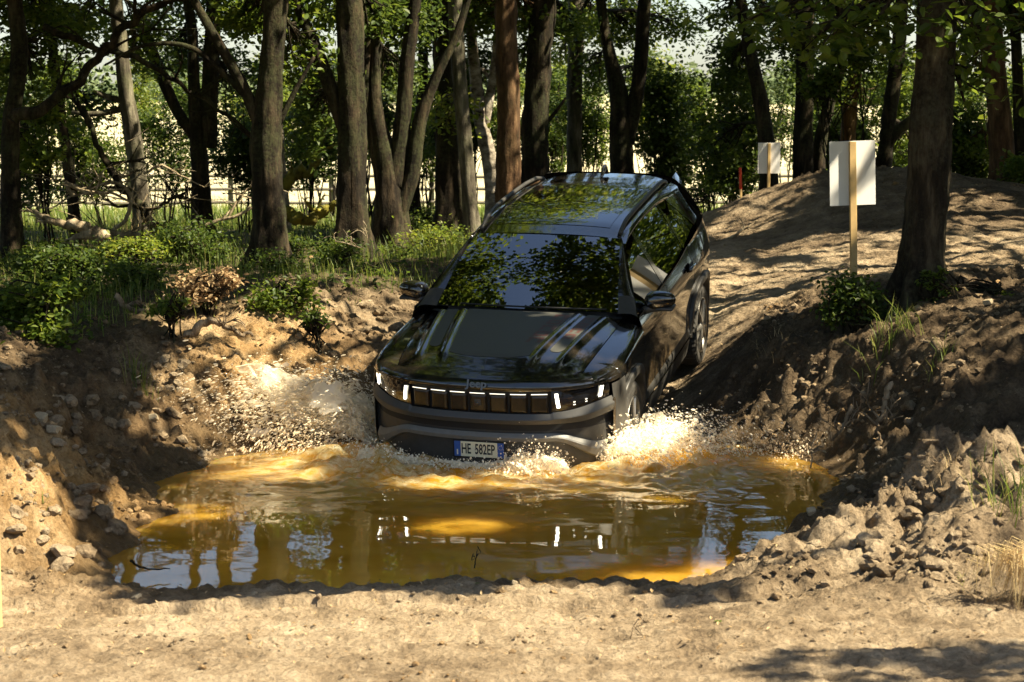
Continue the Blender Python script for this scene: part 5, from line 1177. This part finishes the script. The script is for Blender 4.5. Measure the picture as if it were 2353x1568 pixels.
# ------------------------------------------------------------------ clods, stones, crumbs of soil
def clod_mesh(k, sub=2, rough=.30, box=.0):
    V, F = icoVF(sub); rng = np.random.default_rng(900 + k)
    n = V.copy(); s = fbm(n[:, 0] * 1.3 + k * 3.1, n[:, 1] * 1.3 + n[:, 2] * 1.7, 3, k); q = np.abs(vnoise(n[:, 0] * 3 + k, n[:, 2] * 3 + n[:, 1] * 2, k + 50))
    V = V * (1 + rough * s - .18 * q)[:, None]
    if box: V = np.clip(V, -.62, .62) * 1.3
    return V * rng.uniform(.75, 1.15, 3) * np.array([1, 1, .8]), F
clod_me = [np_mesh('clod', *clod_mesh(k), M_clod, False) for k in range(9)]
M_stone = plain('pale_stone', (.30, .24, .15), .85, .3, 6, bump=.4)
stone_me = [np_mesh('stone', *clod_mesh(20 + k, 2, .18, 1), M_stone, False) for k in range(4)]
rng = np.random.default_rng(77)
def put(name, me, p, s, label, cat, group, sq=None):
    o = link(name, me, None, (p[0], p[1], p[2])); o.scale = s if not np.isscalar(s) else (s, s, s * .9); o.rotation_euler = (rng.uniform(-.5, .5), rng.uniform(-.5, .5), rng.uniform(0, 6.3)); tag(o, label, cat, group); return o
ZONES = [  # photo ellipse, number, size range (m), label, group
 ((2140,1230,190,130), 46, (.022,.060), 'pale crumbly clod on the sunlit earth heap', 'clods on the sunlit heap'),
 ((1820,1290,120,70), 18, (.02,.05), 'brown clod at the foot of the sunlit heap by the water', 'clods at the foot of the heap'),
 ((170,1200,170,110), 34, (.025,.075), 'ochre clod on the low heap beside the near shore', 'clods on the low ochre heap'),
 ((330,960,300,110), 52, (.022,.075), 'brown clod on the shaded bank below the weeds', 'clods on the shaded bank'),
 ((560,820,260,60), 34, (.022,.06), 'dry clod on the crest of the bank below the green bush', 'clods on the bank crest'),
 ((850,740,100,40), 26, (.025,.075), 'bright sunlit clod piled beside the bonnet of the car', 'clods beside the bonnet'),
 ((1990,960,260,110), 40, (.018,.050), 'dark clod on the steep bank below the lichen trunk', 'clods on the dark bank'),
 ((1150,1370,800,14), 26, (.010,.028), 'small damp clod along the near shore of the pool', 'clods along the near shore'),
 ((1150,1490,1150,60), 14, (.006,.015), 'small dry crumb of earth on the bare sunlit ground', 'crumbs on the bare ground'),
]
for (u, v, hu, hv), n, (s0, s1), lb, gp in ZONES:
    for k in range(n):
        a, r = rng.uniform(0, 6.283), math.sqrt(rng.random()); p = on_ground(u + hu * r * math.cos(a), v + hv * r * math.sin(a))
        if pool_dist(p[:1], p[1:2])[0] > -.02: continue
        s = s0 + (s1 - s0) * rng.random() ** 2; put('clod', clod_me[rng.integers(9)], p + [0, 0, s * .25], s, lb, 'clod', gp)
for u, v, s, lb in [(350,957,.060,'squarish cream stone lit by the sun on the shaded bank'),(125,985,.075,'grey block of stone on the shaded bank above the ochre heap'),(92,960,.085,'tall grey block leaning against the grey stone'),(313,1368,.032,'small pale stone at the water edge of the near shore'),
                    (1058,1338,.020,'white pebble on the near shore'),(1182,1333,.026,'grey pebble lying at the edge of the water'),(1865,1172,.05,'flat pale stone at the shore below the heap'),(185,1165,.11,'large grey lump rising from the low ochre heap'),(2270,690,.06,'grey stone on the ground past the lichen trunk'),(330,1185,.06,'pale broken lump at the tip of the low ochre heap'),
                    (1955,985,.035,'small grey stone bedded in the dark bank'),(2090,1180,.085,'hard pale lump jutting from the sunlit heap'),(2130,1290,.07,'cracked pale lump low on the sunlit heap'),(2010,1265,.085,'large cracked lump overhanging the foot of the heap'),(2250,1110,.07,'pale lump at the crest of the sunlit heap')]:
    p = on_ground(u, v + 8); s *= .72; put('stone', (stone_me if 'stone' in lb or 'pebble' in lb or 'block' in lb else clod_me)[rng.integers(4)], p + [0, 0, s * .30], s, lb, 'stone', 'stones and lumps')
def crumbs(n, s0, s1, sub, seed):
    r = np.random.default_rng(seed); y = 7.6 + 18.0 * r.random(n) ** 1.7; x = r.uniform(-1, 1, n) * .275 * y
    d = -pool_dist(x, y); tr = track_mask(x, y); ve = veg_mask(x, y)
    w = (1 - .88 * tr) * (1 - .8 * ve) * np.clip(.12 + 2.0 * vnoise(x * 1.6, y * 1.6, 21), .04, 1) * (d > .01)
    k = r.random(n) < w; x, y = x[k], y[k]; z = ground_z(x, y); n = len(x); s = (s0 + (s1 - s0) * r.random(n) ** 3) * (1 - .55 * track_mask(x, y))
    if sub: B = [clod_mesh(40 + q, 1, .35)[0] for q in range(6)]; F0 = icoVF(1)[1]
    else:
        F0 = np.array([[0,2,4],[2,1,4],[1,3,4],[3,0,4],[2,0,5],[1,2,5],[3,1,5],[0,3,5]]); O = np.array([[1,0,0],[-1,0,0],[0,1,0],[0,-1,0],[0,0,1],[0,0,-1.0]]); B = [O * r.uniform(.6, 1.2, (6, 1)) for q in range(6)]
    nb = len(B[0]); A = np.stack(B)[r.integers(6, size=n)]; an = r.uniform(0, 6.283, n); c, s_ = np.cos(an)[:, None], np.sin(an)[:, None]
    X = A[..., 0] * c - A[..., 1] * s_; Yy = A[..., 0] * s_ + A[..., 1] * c; V = np.stack([X, Yy, A[..., 2] * .8], -1) * s[:, None, None] * r.uniform(.7, 1.2, (n, 1, 3)) + np.stack([x, y, z + s * .2], 1)[:, None]
    return V.reshape(-1, 3), (np.arange(n)[:, None, None] * nb + F0[None]).reshape(-1, 3)
V, F = crumbs(34000, .012, .045, 1, 5); V2, F2 = crumbs(80000, .005, .018, 0, 6)
tag(link('soil_crumbs', np_mesh('soil_crumbs', np.concatenate([V, V2]), np.concatenate([F, F2 + len(V)]), M_clod, False)), 'loose crumbs of dug earth strewn over the banks and ground', 'soil', kind='stuff')
# fallen leaves and straw
def litter(n, seed):
    r = np.random.default_rng(seed); y = 8 + 14 * r.random(n); x = r.uniform(-1, 1, n) * .27 * y; k = (pool_dist(x, y) < -.03); x, y = x[k], y[k]; z = ground_z(x, y) + .012
    V, F = leavesVF(np.stack([x, y, z], 1), .026, r, .95, 0, 2, .5); return V, F
V, F = litter(3200, 3); tag(link('leaf_litter', np_mesh('leaf_litter', V, F, M_leafdry, False)), 'dry leaf bits and straw scattered over the earth', 'litter', kind='stuff')
for u, v, s, wtr, lb in [(820,1410,.055,0,'green leaf lying on the shaded near shore'),(1640,1432,.060,0,'bright green leaf lying on the bare ground'),(1030,1330,.05,1,'dark green leaf at the water edge'),(1090,1346,.035,0,'small green leaf beside the pebble on the near shore'),(990,1228,.05,1,'pale leaf floating by the golden patch of water'),(1048,1211,.030,1,'tiny bright leaf floating in the golden patch'),(440,1092,.05,1,'green leaf floating by the shaded shore'),(490,1060,.05,1,'pale green leaf floating close to the dug bank')]:
    p = on_ground(u, v) if not wtr else (lambda d: np.array([0, 0, CAM_Z]) + d * (-CAM_Z / d[2]))(ray(u, v)) + [0, 0, .006]
    V, F = leavesVF(np.zeros((1, 3)), s * .95, rng, .97, 0, 4, .7); V[:, 2] *= .25; tag(link('fallen_leaf', np_mesh('fallen_leaf', V, F, M_leaf if 'pale' not in lb else M_leafy, False), None, tuple(p + [0, 0, .012])), lb, 'leaf', 'single leaves')

# ------------------------------------------------------------------ splash round the front wheels and bumper
def creamy(name, a, b, tr, clear=.35):
    m = leafmat(name, [a, b, a, b], tr, .12); nt = m.node_tree; bs = nt.nodes['Principled BSDF']; bs.inputs['Specular IOR Level'].default_value = .8
    o = nt.nodes['Material Output']; src = o.inputs['Surface'].links[0].from_socket; tp = nt.nodes.new('ShaderNodeBsdfTransparent'); mx = nt.nodes.new('ShaderNodeMixShader'); mx.inputs[0].default_value = clear
    nt.links.new(src, mx.inputs[1]); nt.links.new(tp.outputs[0], mx.inputs[2]); nt.links.new(mx.outputs[0], o.inputs['Surface']); return m
M_spl = creamy('splash_water', (.62, .57, .44), (.84, .79, .65), .5, .30); M_foam = creamy('foam', (.74, .69, .56), (.90, .86, .75), .45, .36)
ico1 = icoVF(1); ico2 = icoVF(2)
def drops(P, D, s, stretch, base):
    V0, F0 = base; n = len(P); D = D / (np.linalg.norm(D, axis=1)[:, None] + 1e-9); A = np.cross(D, np.array([.3, .2, 1.0])); A /= np.linalg.norm(A, axis=1)[:, None] + 1e-9; B = np.cross(D, A)
    V = P[:, None] + (V0[None, :, :1] * D[:, None] * stretch[:, None, None] + V0[None, :, 1:2] * A[:, None] + V0[None, :, 2:] * B[:, None]) * s[:, None, None]
    return V.reshape(-1, 3), (np.arange(n)[:, None, None] * len(V0) + F0[None]).reshape(-1, 3)
G = np.array([0, 0, -9.81])
def fan(n, start, vel, tmax, rng, jit=.06, tpow=.7):
    a = rng.random(n); t = tmax * rng.random(n) ** tpow; P0 = start(a); Vv = vel(a, rng.random(n), rng.random(n)); P = P0 + Vv * t[:, None] + .5 * G * t[:, None] ** 2 + rng.normal(size=(n, 3)) * jit * (.25 + t / tmax)[:, None]
    D = Vv + G * t[:, None]; k = P[:, 2] > -.01; return P[k], D[k], t[k] / tmax
def lace(name, label, start, vel, tmax, na, nt, thr, seed, mat, amp=.05):
    """a torn sheet of water: grid along the front (a) and through the flight (t), with holes"""
    a, t = np.meshgrid(np.linspace(0, 1, na), np.linspace(0, 1, nt), indexing='ij'); af, tf = a.ravel(), t.ravel() * tmax
    r1 = .5 + .8 * vnoise(a * 5 + seed, t * 2, seed).ravel(); r2 = .5 + .9 * vnoise(a * 9 + seed, t * 3, seed + 3).ravel(); P0 = start(af); Vv = vel(af, r1, r2)
    P = P0 + Vv * tf[:, None] + .5 * G * tf[:, None] ** 2; P += np.stack([vnoise(af * 22, tf * 40 + q * 9, seed + q) for q in range(3)], 1) * amp * (.3 + tf / tmax)[:, None] + np.stack([vnoise(af * 60, tf * 90 + q * 9, seed + 9 + q) for q in range(3)], 1) * amp * .35
    F = gridF(na, nt); ca, ct = a.ravel()[F].mean(1), t.ravel()[F].mean(1)
    hole = fbm(ca * 15, ct * 7 + seed, 4, seed + 20) + .75 * np.abs(vnoise(ca * 42, ct * 16, seed + 30)) + ct * 1.1 - .45
    F = F[(hole < thr) & (P[:, 2][F].min(1) > -.03)]; u_ = np.unique(F); mp_ = np.full(len(P), -1); mp_[u_] = np.arange(len(u_)); return P[u_], mp_[F]
CM = Matrix.LocRotScale(car.location, car.rotation_euler, None)
def cw(x, y, z): return np.array(CM @ Vector((x, y, z)))
def splash(name, label, start, vel, tmax, nd, seed, mat, thr, s0=.0035, s1=.012, jit=.07, sheet=True, stretch=2.2, layers=2):
    r = np.random.default_rng(seed); mb = MB()
    if sheet:
        for q in range(layers):
            V, F = lace(name, label, lambda a, q=q: start(a) + np.array([0, .06 * q, 0]), lambda a, b, c, q=q: vel(a, b, c) * (1 - .14 * q), tmax, 220, 100, thr, seed + q * 5, mat); mb.add(V, F)
    P, D, f = fan(nd, start, vel, tmax, r, jit); s = s0 + (s1 - s0) * r.random(len(P)) ** 3.5; big = s > s0 + (s1 - s0) * .45
    for m_, b in ((~big, ico1), (big, ico2)):
        if m_.any(): V, F = drops(P[m_], D[m_], s[m_], 1 + (stretch - 1) * r.random(m_.sum()), b); mb.add(V, F)
    o = mb.obj(name, mat); tag(o, label, 'splash', kind='stuff'); return o
L0, L1 = cw(1.9, -.93, .3), cw(1.1, -.98, .3); R0, R1 = cw(2.05, .80, .3), cw(1.15, 1.0, .3)
for q in (L0, L1, R0, R1): q[2] = .02
def lerp(A, B): return lambda a: A[None] + (B - A)[None] * a[:, None]
splash('water_splash', 'sheet of spray thrown up from the wheel farther from the wire mesh', lerp(L0, L1), lambda a, b, c: np.stack([-.9 - 3.2 * b, -.5 + .9 * a + .5 * c, 1.7 + 1.5 * c - .3 * a], 1), .52, 16000, 11, M_spl, -.10, stretch=5.0, s0=.002, s1=.0065, jit=.09)
splash('water_splash', 'bright spray curling up around the wheel by the wire mesh', lerp(R0, R1), lambda a, b, c: np.stack([.25 + 1.9 * b, -.75 + .5 * a + .5 * c, 1.05 + 1.05 * c], 1), .38, 11000, 12, M_foam, -.05, stretch=2.6, s0=.002, s1=.008, jit=.06)
F0, F1 = cw(2.20, -.90, .3), cw(2.28, .62, .3); F0[2] = F1[2] = .0; F0[1] -= .05; F1[1] -= .02
splash('water_splash', 'white foaming spray rolling up before the number plate', lambda a: F0[None] + (F1 - F0)[None] * a[:, None] + np.stack([0 * a, -.10 * np.sin(a * 3.14), 0 * a], 1), lambda a, b, c: np.stack([-.5 + 1.0 * b, -.5 - .9 * b, .45 + .62 * c * (1 + .7 * np.sin(a * 9 + 1)) * (1 + .8 * (a > .74)) * (1 - .8 * np.exp(-((a - .58) / .17) ** 2))], 1), .24, 7000, 13, M_foam, .30, stretch=1.8, s0=.002, s1=.008, jit=.05, layers=3)
W0, W1 = cw(1.5, 1.0, 0), cw(1.5, 1.0, 0) + np.array([1.1, -.1, 0]); W0[2] = W1[2] = .0
splash('water_splash', 'low rain of drops falling on the pool beside the wire mesh', lerp(W0, W1), lambda a, b, c: np.stack([-.2 + 1.2 * b, -1.2 + .9 * c, .7 + 1.1 * c * (1 - .5 * a)], 1), .32, 3600, 14, M_spl, .0, s0=.002, s1=.007, jit=.12, sheet=False, stretch=2.5)
W0, W1 = cw(1.9, -1.0, 0), cw(1.9, -1.0, 0) + np.array([-.9, .1, 0]); W0[2] = W1[2] = .0
splash('water_splash', 'low drops skipping over the water below the tall spray', lerp(W0, W1), lambda a, b, c: np.stack([-1.5 * b, -1.3 + .9 * c, .6 + 1.0 * c], 1), .32, 3200, 15, M_spl, .0, s0=.002, s1=.007, jit=.12, sheet=False, stretch=4)

# ------------------------------------------------------------------ wood on the far side of the pasture
r = np.random.default_rng(8); n = 260; cx = r.uniform(-190, 190, n); cy = r.uniform(255, 300, n); cz = ground_z(cx, cy, False) + r.uniform(.5, 3.8, n) * (1 + .35 * vnoise(cx * .03, cx * 0, 4)); rad = r.uniform(2.2, 4.2, n)
P = np.repeat(np.stack([cx, cy, cz], 1), 110, 0) + r.normal(size=(n * 110, 3)) * np.repeat(rad, 110)[:, None] * np.array([.6, .6, .40]); V, F = leavesVF(P, 1.3, r, .3)
M_far = leafmat('hazed_leaf', [(.09, .13, .06), (.12, .16, .075), (.15, .19, .09), (.11, .15, .08)], .3, .9)  # haze of distance put into the colour as paler, greyer greens
tag(link('distant_wood', np_mesh('distant_wood', V, F, M_far, False)), 'hazy green wood across the pale pasture', 'wood', kind='stuff')
